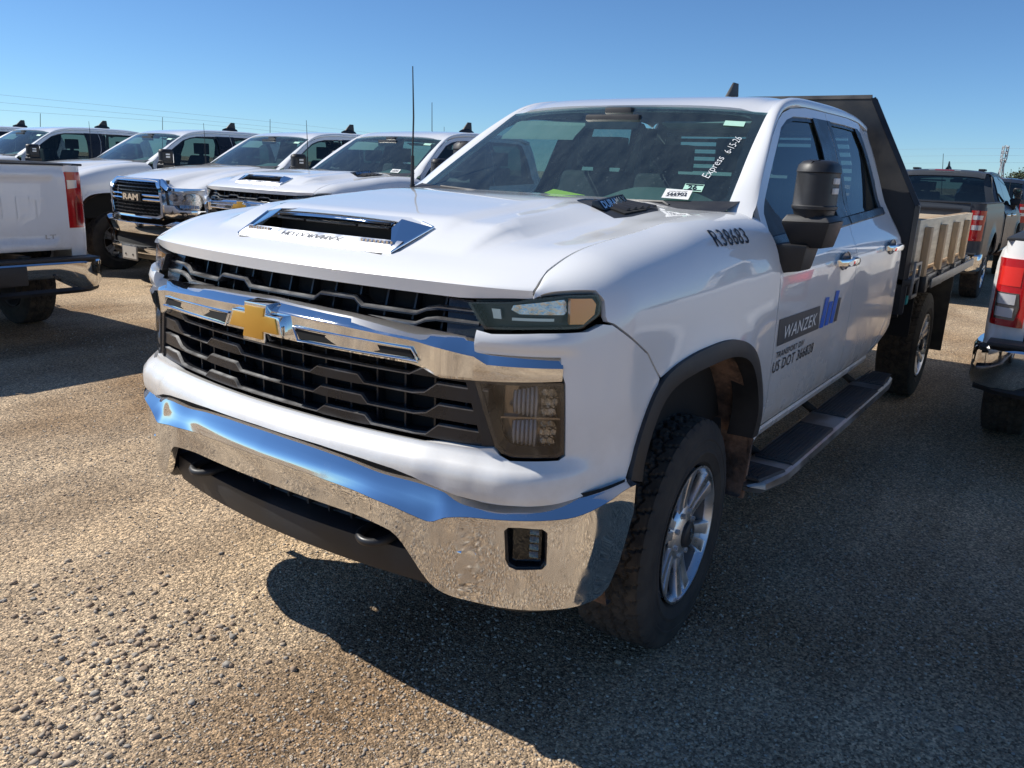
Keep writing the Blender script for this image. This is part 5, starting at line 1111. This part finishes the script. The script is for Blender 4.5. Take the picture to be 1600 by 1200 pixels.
def corner_lamp(root, sg, xe, z0, z1_, lens='red', style='chevy', y0=.785, y1=.955):
    """tail lamp wrapping the rear corner"""
    def fn(u, z):   # u 0..1: from the tailgate edge round to the flank
        u = np.asarray(u, float); z = np.asarray(z, float); a = np.maximum(u, 1e-6)*pi/2
        x = xe-.030+.12*(1-np.cos(a)) if style == 'chevy' else xe-.034+.16*(1-np.cos(a)); y = y0+(y1+.010-y0)*np.sin(a)**.8
        return np.stack([x+0*z, sg*y+0*z, z], -1)
    lo = MB(); secs = []
    if style == 'chevy':
        W_ = [(z0, .55), (z0+.10, .62), (z0+.22, .68), (z0+.30, .62), (z0+.34, .46), (z0+.42, .40), (z1_-.16, .52), (z1_-.06, .58), (z1_, .50)]
    else: W_ = [(z0, .80), (z1_, .86)]
    O = [(.0, z0)]+[(w, z) for z, w in W_]+[(.0, z1_)]
    l = panel('tail_lamp', O, fn, lens, root, step=.04, flange=.03, flip=sg > 0)
    def fn2(u, z): p = fn(u, z); p = np.array(p); p[..., 0] -= .003; return p
    if style == 'chevy':
        panel('clear_section', [(.02, z0+.315), (.30, z0+.325), (.30, z0+.385), (.02, z0+.385)], fn2, 'clear_l', l, step=.04, flange=.004, flip=sg > 0)
        panel('lamp_band', [(.18, z0+.02), (.34, z0+.02), (.40, z0+.22), (.24, z0+.26), (.16, z0+.2)], fn2, 'red_dk', l, step=.04, flange=.004, flip=sg > 0)
    elif style == 'ram':
        H_ = z1_-z0
        panel('clear_section', [(.12, z0+.10*H_), (.60, z0+.10*H_), (.66, z0+.20*H_), (.66, z0+.50*H_), (.12, z0+.50*H_), (.08, z0+.3*H_)], fn2, 'lampdark', l, step=.04, flange=.006, flip=sg > 0)
        for a, b in ((.14, .28), (.33, .48)):
            def fn3(u, z): p = np.array(fn(u, z)); p[..., 0] -= .008; return p
            panel('reverse_lens', [(.16, z0+a*H_), (.58, z0+a*H_), (.60, z0+b*H_), (.16, z0+b*H_)], fn3, 'clear_l', l, step=.04, flange=.006, flip=sg > 0)
        panel('bright_band', [(.12, z0+.60*H_), (.62, z0+.60*H_), (.64, z0+.88*H_), (.12, z0+.88*H_)], fn2, mat('bright_red_lens', (.75, .03, .02), .2, 0, Coat_Weight=1.0), l, step=.04, flange=.006, flip=sg > 0)
    else:
        H_ = z1_-z0
        for a, b, m in ((.36, .52, 'clear_l'), (.70, .84, 'clear_l')): panel('clear_section', [(.06, z0+a*H_), (.55, z0+a*H_), (.58, z0+b*H_), (.06, z0+b*H_)], fn2, m, l, step=.04, flange=.004, flip=sg > 0)
    return l
def corner_post(root, sg, xe, wm, z0, z1_, y0=.785, y1=.955):
    secs = []
    for z in (z0, z1_):
        secs.append([(xe-.026+.125*(1-cos(a)), sg*(y0+(y1-y0)*sin(a)**.8), z) for a in np.linspace(0, pi/2, 10)])
    return loft('corner_post', secs, wm, root, smooth=60)
def rear_bumper(root, xe, m='chrome', ends=True, zt=.70):
    secs = []
    st_ = [(0, y) for y in np.r_[np.linspace(-.95, -.78, 6), np.linspace(-.60, .60, 9), np.linspace(.78, .95, 6)]]
    for y in (-1.0,)+tuple(np.r_[np.linspace(-.97, -.78, 7), np.linspace(-.60, .60, 9), np.linspace(.78, .97, 7)])+(1.0,):
        k = max(0, (abs(y)-.74)/.26); x = xe-.20+.13*k**3; s_ = 0 if abs(y) > .7 else .05
        row = lambda x, y: [(x+.12, y*.96, zt), (x+.02, y*.99, zt), (x, y, zt-.02), (x, y, zt-.09+s_), (x+.012, y, zt-.20+s_*2), (x+.04, y*.99, zt-.235+s_*2), (x+.14, y*.95, zt-.235+s_*2)]
        if y == -1.0: secs += [row(xe+.20, -1.005), row(xe+.10, -1.012), row(xe+.0, -1.012)]
        secs.append(row(x, y))
        if y == 1.0: secs += [row(xe+.0, 1.012), row(xe+.10, 1.012), row(xe+.20, 1.005)]
    b = loft('rear_bumper', secs, m, root, smooth=35)
    mb = MB(); mb.box((xe-.19, -1.0+.06, zt), (xe-.02, 1.0-.06, zt+.022)); mb.build('step_pad', 'plastic', b, bevel=.008)
    mb = MB(); mb.box((xe-.215, -.34, zt-.17), (xe-.15, .34, zt-.02)); mb.build('plate_pocket', 'plastic', b, bevel=.01)
    for y in (-.86, -.56, .56, .86):
        k = max(0, (abs(y)-.76)/.24); x = xe-.20+.16*k**2; mb = MB(); mb.tube([(x+.02, y, zt-.125), (x-.004, y, zt-.125)], .014, 12); mb.build('parking_sensor', 'plastic', b)
    secs = []
    for y in np.linspace(-.98, .98, 17):
        k = max(0, (abs(y)-.76)/.24); x = xe-.19+.16*k**2; secs.append([(x+.03, y, zt-.22), (x+.01, y, zt-.245), (x+.03, y, zt-.27), (x+.12, y, zt-.27)])
    loft('valance', secs, 'plastic', b, smooth=40)
    mb = MB(); mb.box((xe-.22, -.04, zt-.33), (xe+.1, .04, zt-.24)); mb.build('hitch', 'under', root, bevel=.004)
    return b
def make_plain_front(root, wm):
    """nose seen only as a bulk: closed front for trucks that turn their tail to us"""
    make_nose_ram(root, wm)
# ---------------------------------------------------------------- nose with the crosshair-free upright grille
def make_nose_ram(root, wm='white', plate=False):
    zc = lambda y: 1.292-.03*(abs(y)/.5)**2 if abs(y) < .5 else 1.262-.075*float(smooth(.5, .68, abs(y)))-.03*max(0, (abs(y)-.68)/.3)
    # hood: raised centre, falling to the fenders
    def hz(u, y):
        u = np.asarray(u, float); y = np.asarray(y, float); a = np.abs(y); z0 = 1.285-.02*(a/.5)**2-.075*smooth(.46, .66, a)-.02*smooth(.66, .85, a)
        z1_ = 1.452+.02*(1-(y/.8)**2); t = np.clip(u/1.42, 0, 1); z = z0+(z1_-z0)*(1-(1-t)**2.1)-.0; x = .93-.13*y*y-u-.05*smooth(.5, .7, a)
        z = z-.018*np.exp(-((a-.60)/.07)**2)*smooth(.05, .3, t)*(1-smooth(.7, 1, t))
        return np.stack([x+0*z, y+0*z, z], -1)
    O = [(0, y) for y in np.linspace(-.84, .84, 15)]+[(.5, .835), (1.0, .82), (1.40, .79), (1.44, .4), (1.45, 0), (1.44, -.4), (1.40, -.79), (1.0, -.82), (.5, -.835)]
    hd = panel('hood', O, hz, wm, root, step=.06, flange=.02, flip=True)
    # fenders
    for sg in (1, -1):
        def ff(s, v, sg=sg):
            s = np.asarray(s, float); v = np.asarray(v, float); B = body(s, np.minimum(v, 1.10)); B0 = body(s, 1.10+0*s)
            x = B0[..., 0]; uu = np.clip(.93-.09-x, 0, 1.42); yT = np.interp(x, [-.6, 0, .4, .9], [.785, .825, .838, .842]); T = hz(uu, yT); T[..., 0] = np.minimum(x, .80)
            t = np.clip((v-1.10)/.3, 0, 1)[..., None]; h = T[..., 2]-1.10; p1 = B0+np.stack([0*h, 0*h, h*.75], -1); p2 = T-(T-B0)*np.array([.5, .5, 0])-np.array([0, 0, .012])
            P = np.where((v > 1.10)[..., None], (1-t)**3*B0+3*(1-t)**2*t*p1+3*(1-t)*t*t*p2+t**3*T, B)
            return P if sg > 0 else my(P)
        arch = [(s, z) for s, z in ARCH]
        O = [(1.11, .86)]+arch[1:]+[(2.178, .632), (sx(-.592), .632), (sx(-.577), 1.10), (sx(-.54), 1.28), (sx(-.515), 1.33), (sx(-.52), 1.4)]+[(s, 1.4) for s in np.linspace(sx(-.46), .90, 16)]+[(.88, 1.36), (.90, 1.26), (1.02, 1.20), (1.10, 1.10), (1.12, .97)]
        panel('fender', O, ff, wm, root, step=.05, flange=.02, flip=sg < 0)
        secs = []
        for s, z in catmull(ARCH, 2):
            dx, dz = 1.655-s, .60-z; l = hypot(dx, dz); dx /= l; dz /= l; p0 = body(s, z); p1 = body(s+dx*.03, z+dz*.03); row = [p0+np.array([0, .006, 0]), p1+np.array([0, .006, 0]), p1+np.array([0, -.1, 0])]; secs.append(row if sg > 0 else [my(q) for q in row])
        loft('arch_lip', secs, wm, root, smooth=40)
        # headlight with chrome brow and lower blade
        def P3(s, z, o): p = planout(s, z, o)[0]; return tuple(p) if sg > 0 else tuple(my(p))
        H = [(.585, 1.165), (.74, 1.172), (.90, 1.185), (1.06, 1.188), (1.10, 1.17), (1.10, 1.0), (1.06, .955), (.86, .950), (.80, .962), (.765, 1.000), (.60, 1.010)]
        fh = lambda d: (lambda s, z: (lambda P: P if sg > 0 else my(P))(planout(np.atleast_1d(s), z, d)))
        hb_ = panel('headlight', H, fh(-.06), 'reflector', root, step=.07, flange=0, flip=sg < 0)
        for s0 in (.72, .84, .95):
            mb = MB(); mb.tube([P3(s0, 1.09, -.055), P3(s0, 1.09, -.015)], [.045, .038], 16); mb.build('projector', 'reflector', hb_, smooth=40)
        for z_ in (1.02, ):
            mb = MB()
            for k in range(8): s0 = .82+.03*k; mb.hexa([P3(s0, .975, -.05), P3(s0+.022, .975, -.05), P3(s0+.022, 1.01, -.05), P3(s0, 1.01, -.05), P3(s0, .975, -.02), P3(s0+.022, .975, -.02), P3(s0+.022, 1.01, -.03), P3(s0, 1.01, -.03)])
            mb.build('reflector', 'reflector', hb_)
        panel('lens', H, fh(.002), 'lens', hb_, step=.05, flange=0, flip=sg < 0)
        secs = []
        for s in np.linspace(.50, 1.12, 22):
            z = 1.285-.095*float(smooth(.50, .74, s))-.002; secs.append([P3(s, z-.0, -.05), P3(s, z+.012, -.01), P3(s, z+.006, .012), P3(s, max(1.165, z-.05)+.02*float(smooth(.8, 1.1, s)), .012), P3(s, max(1.165, z-.055)+.02*float(smooth(.8, 1.1, s)), -.04)])
        loft('chrome_brow', secs, 'chrome', root, smooth=30)
        secs = []
        for s in np.linspace(.56, 1.12, 20):
            zt = 1.0-.05*float(smooth(.76, .82, s)); secs.append([P3(s, zt+.004, -.03), P3(s, zt, .010), P3(s, zt-.03, .014), P3(s, .87, .004), P3(s, .85, -.03)])
        loft('lower_blade', secs, 'chrome' if plate else wm, root, smooth=30)
    # grille
    G = lambda s, z, o: tuple(planout(s, z, o)[0])
    bk = [[G(s, z, -.05) for z in (.83, 1.05, 1.28)] for s in np.linspace(-.60, .60, 13)]
    gr = loft('grille', bk, 'matte', root, smooth=60)
    F = [(-.46, 1.252), (.46, 1.252), (.545, 1.16), (.575, 1.0), (.565, .885), (.50, .865), (-.50, .865), (-.565, .885), (-.575, 1.0), (-.545, 1.16)]
    Fo = [(-.50, 1.292), (.50, 1.292), (.585, 1.17), (.610, 1.0), (.60, .862), (.53, .835), (-.53, .835), (-.60, .862), (-.610, 1.0), (-.585, 1.17)]
    panel('grille_surround', Fo, lambda s, z: planout(np.atleast_1d(s), z, .022), 'chrome', gr, holes=[F], step=.05, flange=.06)
    for za in (1.095, 1.045):
        secs = [[G(s, za+.014, -.02), G(s, za+.013, .010), G(s, za, .018), G(s, za-.013, .010), G(s, za-.014, -.02)] for s in np.linspace(-.57, .57, 21) if True]; loft('grille_bar', secs, 'chrome', gr, smooth=50)
    for r_ in range(9):
        z = .885+.042*r_
        if abs(z-1.07) < .05: continue
        secs = [[G(s, z+.004+.008*((i % 2)), -.03), G(s, z+.004+.008*((i % 2)), -.006), G(s, z-.004+.008*((i % 2)), -.006), G(s, z-.004+.008*((i % 2)), -.03)] for i, s in enumerate(np.linspace(-.55, .55, 31))]; loft('mesh_strand', secs, 'gloss', gr, smooth=20)
    mb = MB()
    pl_ = [(-.215, 1.115), (.215, 1.115), (.215, 1.020), (-.215, 1.020)]; mb.prism(pl_, lambda a, b: (planout(0, b, 0)[0][0]-.01, a, b), lambda a, b: (planout(0, b, 0)[0][0]+.018, a, b)); nb = mb.build('name_block', 'matte', gr)
    xx = float(planout(0, 1.07, 0)[0][0])+.022
    decal_text('name_lettering', 'RAM', lambda a, b: np.stack([xx+.004+0*a, a, 1.067+b], -1), 'chrome', nb, .36, .075, bold=.05)
    # bumper
    secs = []
    for s in np.linspace(-1.13, 1.13, 81):
        a = abs(s); k = float(smooth(.62, .80, a)); zt = .775+.045*k; zb = .645+.05*k; secs.append([G(s, zt, -.04), G(s, zt+.006, .02), G(s, zt-.008, .05), G(s, (zt+zb)/2, .066-.02*float(smooth(.9, 1.13, a))), G(s, zb, .058-.02*float(smooth(.9, 1.13, a)))])
    bp = loft('front_bumper', secs, 'chrome', root, smooth=45)
    side_ = lambda s, z: planout(np.atleast_1d(s), z, .052-.02*smooth(.9, 1.13, np.abs(np.atleast_1d(s))))
    for sg in (1, -1):
        O = [(.60, .644), (.70, .665), (.80, .692), (1.13, .694), (1.12, .52), (1.02, .44), (.66, .42), (.60, .48)]; O = [(sg*a, b) for a, b in O]
        panel('bumper_end', O, side_, 'chrome_dusty', bp, step=.06, flange=.02, flip=False)
    secs = [[G(s, .50, .02), G(s, .485, .055), G(s, .45, .058), G(s, .40, .03)] for s in np.linspace(-.66, .66, 21)]; loft('skid_bar', secs, 'chrome', bp, smooth=40)
    secs = [[G(s, .66, .02), G(s, .60, -.01), G(s, .55, .02), G(s, .50, .02)] for s in np.linspace(-.64, .64, 15)]; loft('lower_grille', secs, 'matte', bp, smooth=60)
    secs = [[G(s, .41, .03), G(s, .36, .02), G(s, .33, -.03)] for s in np.linspace(-.95, .95, 15)]; loft('air_dam', secs, 'plastic', bp, smooth=60)
    if plate:
        mb = MB(); mb.box((1.028, -.20, .315), (1.036, .17, .50)); p_ = mb.build('number_plate', 'galv', bp, bevel=.003)
        mb = MB(); mb.box((1.0355, -.175, .335), (1.0385, .145, .48)); q_ = mb.build('plate_face', mat('faded_plate', (.50, .47, .42), .6), p_)
        for y in (-.10, .07):
            mb = MB(); mb.tube([(1.037, y, .385), (1.045, y, .385)], .012, 8); mb.build('bolt', 'plastic', p_)
def strip_names(o): return o.name.split('.')[0]
HERO_ONLY = ('flatbed_deck', 'side_board', 'rear_board', 'headboard', 'splash_board', 'tie_strap', 'fender_number', 'company_logo', 'department_line', 'registration_line', 'rear_bar', 'pen_writing', 'permit_sticker')
G_ROW = 'white trucks parked in the row behind'
# D: the same model, behind the foreground truck
D = copy_tree(hero, None, HERO_ONLY); D.name = 'pickup_truck'; D['label'] = 'white pickup with hood scoop and gold emblem, directly behind the foreground truck hood'; D['group'] = G_ROW; D['category'] = 'pickup truck'
D.location = (-3.45, -4.76, 0); make_bed(D, 'white'); make_tailgate(D, 'white', -5.42); [corner_post(D, s_, -5.42, 'white', .64, 1.45) for s_ in (1, -1)]; [corner_lamp(D, s_, -5.42, .95, 1.40) for s_ in (1, -1)]; rear_bumper(D, -5.42)
# C: the truck with the upright chrome grille
CABN = ('door', 'roof_pillar', 'corner_panel', 'rocker', 'roof', 'windshield', 'cowl', 'floor_pan', 'headliner', 'dashboard', 'seat', 'inner_pillar', 'back_wall', 'roof_antenna', 'steering_wheel', 'centre_screen', 'rear_view_mirror', 'sun_visor', 'frame_rail', 'wheel_liner', 'inner_fender', 'drivetrain', 'engine_bay_block', 'wheel', 'mast_antenna', 'bed_side', 'arch_moulding_', 'rail_cap', 'inner_side', 'bed_floor', 'bulkhead', 'tailgate', 'corner_post', 'tail_lamp', 'rear_bumper', 'hitch')
def new_truck(src, name, keep, skip=()):
    r = empty(name)
    for ch in KIDS(src):
        if strip_names(ch) in keep and strip_names(ch) not in skip: copy_tree(ch, r, HERO_ONLY+('lot_tag',))
    return r
C_ = new_truck(D, 'pickup_truck', CABN); C_.location = (-3.97, -7.54, 0); C_.rotation_euler = (0, 0, -.05); C_['label'] = 'white pickup with blocky chrome grille lettered RAM and a front number plate'; C_['category'] = 'pickup truck'; C_['group'] = G_ROW
make_nose_ram(C_, 'white', True); make_mirror(C_, 1); make_mirror(C_, -1).location = (-.48, .06, .06)
NOSE = ('hood', 'fender', 'arch_lip', 'headlight', 'chrome_brow', 'lower_blade', 'grille', 'front_bumper', 'side_mirror')
for pos, rz, lab in (((-3.68, -10.0, 0), -.05, 'white pickup behind the tailgate truck, second windshield from the left edge'), ((-3.24, -13.0, 0), 0, 'white pickup at the far left edge, only its windshield, roof and dark side windows visible')):
    T_ = copy_tree(C_, None); T_.location = pos; T_.rotation_euler = (0, 0, rz); T_['label'] = lab
T_ = copy_tree(C_, None); T_.location = (-3.1, -15.8, 0); T_.rotation_euler = (0, 0, 0); T_['label'] = 'farthest white pickup of the row, a roof edge at the left border'
# L: tailgate towards us at the left
Lt = new_truck(D, 'pickup_truck', CABN, ()); Lt['label'] = 'white pickup at left seen from behind, red tail lamp and chrome rear bumper'; Lt['category'] = 'pickup truck'
for ch in KIDS(Lt):
    if strip_names(ch) == 'tailgate':
        for g_ in KIDS(ch): bpy.data.objects.remove(g_)
        CH[Lt.as_pointer()].remove(ch); bpy.data.objects.remove(ch)
make_tailgate(Lt, 'white', -5.42, emboss='CHEVROLET', badge='LT'); 
for ch in KIDS(D):
    if strip_names(ch) in ('hood', 'fender', 'arch_moulding', 'front_fascia', 'grille', 'grille_crossbar', 'headlight', 'main_headlight', 'front_bumper', 'air_dam', 'side_mirror'): copy_tree(ch, Lt)
Lt.rotation_euler = (0, 0, -pi/2); Lt.location = (-.20, -5.02-5.46, 0)
# R: white truck at the right edge, tail towards us
Rt = new_truck(C_, 'pickup_truck', CABN+NOSE, ('tailgate', 'tail_lamp', 'corner_post', 'rear_bumper', 'bed_side', 'rail_cap', 'inner_side', 'bed_floor', 'bulkhead')); make_bed(Rt, 'white', z1=1.31, tail='ram'); Rt['label'] = 'white pickup cut off by the right border, tall red tail lamp and dark bumper corner'; Rt['category'] = 'pickup truck'
make_tailgate(Rt, 'white', -5.42, z1=1.31, badge=None); [corner_post(Rt, s_, -5.42, 'white', .66, 1.31) for s_ in (1, -1)]; [corner_lamp(Rt, s_, -5.42, .85, 1.215, style='ram', y0=.80, y1=.965) for s_ in (1, -1)]; rear_bumper(Rt, -5.42, 'chrome', zt=.76)
Rt.rotation_euler = (0, 0, pi); Rt.location = (-2.72-5.42, 2.46, 0)
# grey pickup with its tail towards us, between the two
Gt = empty('pickup_truck', label='dark grey pickup seen from behind, parked beyond the wooden flatbed sides', cat='pickup truck')
for ch in KIDS(C_):
    if strip_names(ch) in CABN+NOSE and strip_names(ch) not in ('tailgate', 'tail_lamp', 'corner_post', 'rear_bumper'): copy_tree(ch, Gt)
GP = {}
def repaint(o, a, b):
    for i, m_ in enumerate(o.data.materials if o.data else ()):
        if m_ is a:
            if o.data.name not in GP: GP[o.data.name] = o.data.copy()
            o.data = GP[o.data.name]; o.data.materials[i] = b
    for k in KIDS(o): repaint(k, a, b)
repaint(Gt, M['white'], M['grey_paint']); repaint(Gt, M['side'], M['tint'])
make_tailgate(Gt, 'grey_paint', -5.42); [corner_post(Gt, s_, -5.42, 'grey_paint', .66, 1.45) for s_ in (1, -1)]; [corner_lamp(Gt, s_, -5.42, .93, 1.36, style='ford', y0=.80, y1=.965) for s_ in (1, -1)]; rear_bumper(Gt, -5.42, 'chrome', zt=.74)
mb = MB(); mb.box((-2.80, -.14, 1.935), (-2.755, .14, 1.965)); cb = mb.build('brake_light', 'red', Gt, bevel=.004)
mb = MB(); mb.box((-2.795, -.24, 1.94), (-2.76, -.145, 1.96)); mb.build('cargo_lamp', 'clear_l', cb); mb = MB(); mb.box((-2.795, .145, 1.94), (-2.76, .24, 1.96)); mb.build('cargo_lamp', 'clear_l', cb)
for y in (-.5, .5): mb = MB(); mb.box((-2.45, y-.05, 1.965), (-2.2, y+.05, 2.0)); mb.build('roof_rail_foot', 'plastic', Gt, bevel=.01)
Gt.rotation_euler = (0, 0, pi); Gt.location = (-10.35-5.42, -.33, -.20)
Gt.location.z = 0; Gt.scale = (1, 1, .945)
# another dark vehicle farther on
GP = {}
St = copy_tree(Gt); St['label'] = 'distant dark blue pickup between the grey pickup and the mirror at the right border'; St.location = (-24.5, -1.6+1.2, 0); repaint(St, M['grey_paint'], M['dark_paint'])
# ================================================================ the far background
# row of distant trucks' whip aerials: thin poles that rise over the roofs
# lattice transmission tower
def tower(x, y, H, lab):
    t = empty('transmission_tower', (x, y, 0), .5, lab, 'tower', 'transmission towers on the horizon'); st = mat('tower_steel', (.30, .33, .36), .6)
    hw = lambda z: max(.5, H*.09*(1-z/(H*.72)))if z < H*.66 else .9
    for sx_ in (1, -1):
        for sy in (1, -1):
            mb = MB(); mb.tube([(sx_*hw(z), sy*hw(z), z) for z in np.linspace(0, H, 12)], .22, 4); mb.build('leg', st, t)
    k = 0
    for z0, z1_ in zip(np.linspace(0, H, 13)[:-1], np.linspace(0, H, 13)[1:]):
        for sg in (1, -1):
            mb = MB(); mb.tube([(-hw(z0), sg*hw(z0), z0), (hw(z1_), sg*hw(z1_), z1_)], .13, 4); mb.build('brace', st, t); mb = MB(); mb.tube([(hw(z0), sg*hw(z0), z0), (-hw(z1_), sg*hw(z1_), z1_)], .13, 4); mb.build('brace', st, t)
    for z in (H*.70, H*.84, H*.97):
        mb = MB(); mb.tube([(-H*.13, 0, z), (0, 0, z+.8), (H*.13, 0, z)], .2, 4); mb.tube([(-H*.13, 0, z), (H*.13, 0, z)], .16, 4); mb.build('cross_arm', st, t)
    return t
def ground_at(px, py_, d):
    X = (px-800)/FPX; Y = (600-py_)/FPX; v = _f+X*_r2+Y*_u2; v = Vector((v.x, v.y, 0)).normalized(); return Vector(CAMP)+v*d
p = ground_at(1562, 280, 420); tower(p.x, p.y, 20, 'lattice transmission tower standing on the horizon at right')
p2 = ground_at(-500, 150, 520)
st = mat('cable_dark', (.30, .36, .42), .7)
def at_px(px, py_, d):
    v = _f+(px-800)/FPX*_r2+(600-py_)/FPX*_u2; v = v/hypot(v.x, v.y); return Vector(CAMP)+v*d
for P_, lab in ((((-300, 118, 300), (0, 148, 320), (400, 188, 360), (900, 235, 420), (1562, 232, 420), (1900, 236, 420)), 'topmost thin overhead cable sagging across the sky from the left border'),
                (((-300, 134, 300), (0, 160, 320), (400, 196, 360), (900, 245, 420), (1562, 243, 420), (1900, 248, 420)), 'middle thin overhead cable across the sky'),
                (((-300, 152, 300), (0, 172, 320), (400, 202, 360), (900, 256, 420), (1562, 254, 420), (1900, 259, 420)), 'lowest thin overhead cable across the sky')):
    mb = MB(); mb.tube(catmull([at_px(*q) for q in P_], 5), .03, 4); o = mb.build('power_cable', st, None); o['label'] = lab; o['category'] = 'cable'; o['group'] = 'overhead power cables'
# distant trees
lm = noisy(mat('tree_foliage', (.05, .07, .03), .8), 2, (.035, .05, .02), (.085, .10, .045)); bk_ = mat('tree_bark', (.09, .07, .05), .9)
def tree(x, y, h, w, seed, lab):
    r = np.random.default_rng(seed); t = empty('tree', (x, y, 0), 0, lab, 'tree', 'trees on the horizon')
    mb = MB(); mb.tube([(0, 0, 0), (.1, 0, h*.35), (0, .15, h*.7)], [h*.035, h*.025, h*.012], 7)
    for k in range(5): a = r.random()*6.28; mb.tube([(0, 0, h*(.3+.06*k)), (cos(a)*w*.3, sin(a)*w*.3, h*(.55+.06*k))], [h*.014, h*.006], 5)
    mb.build('trunk', bk_, t, smooth=60)
    n = 5200; cl = r.normal(0, 1, (34, 3)); cl /= np.linalg.norm(cl, axis=1)[:, None]; cl *= r.random((34, 1))**.4; cc = cl*np.array([w*.48, w*.48, h*.34])+np.array([0, 0, h*.62]); i = r.integers(0, 34, n); P = cc[i]+r.normal(0, 1, (n, 3))*w*.085
    u = r.normal(0, 1, (n, 3)); u /= np.linalg.norm(u, axis=1)[:, None]; v = np.cross(u, r.normal(0, 1, (n, 3))); v /= np.linalg.norm(v, axis=1)[:, None]; s_ = (.10+.14*r.random((n, 1)))*w/6
    V = np.stack([P-u*s_, P+v*s_*.6, P+u*s_, P-v*s_*.6], 1).reshape(-1, 3); mesh('crown', V, [(4*k, 4*k+1, 4*k+2, 4*k+3) for k in range(n)], lm, t)
for k, (px, d, h, w) in enumerate(((1597, 120, 3.9, 4.5), (1630, 135, 5, 6), (1700, 110, 6, 7))):
    p = ground_at(px, 290, d); tree(p.x, p.y, h, w, 10+k, ['dark rounded tree at the right border beyond the grey pickup', 'tree just beyond the right border', 'bushy tree outside the right border'][k])
# whip aerials rising behind the row
for px, yt, d, dx, lab in ((675, 160, 17, 0, 'tall thin whip aerial rising behind the roof of the pickup nearest the mast'), (422, 186, 22, 0, 'thin whip aerial above the second hood from the foreground truck'), (254, 183, 24, 0, 'thin whip aerial over the third parked roof'), (63, 177, 24, 0, 'thin whip aerial near the left border'), (694, 198, 26, 0, 'short whip aerial just left of the foreground truck roof'), (1474, 240, 24, 2, 'tilted whip aerial above the grey pickup roof'), (1580, 264, 34, 2, 'thin whip aerial beside the lattice tower')):
    a = at_px(px, yt, d); b_ = at_px(px-dx, yt+40, d); mb = MB(); k = (a.x-b_.x)/(a.z-b_.z), (a.y-b_.y)/(a.z-b_.z); mb.tube([(a.x-k[0]*(a.z-z), a.y-k[1]*(a.z-z), z) for z in np.linspace(0, a.z, 6)], [.020, .014, .011, .009, .008, .006], 6)
    o = mb.build('whip_aerial', 'plastic', None, smooth=60); o['label'] = lab; o['category'] = 'aerial'; o['group'] = 'whip aerials behind the trucks'
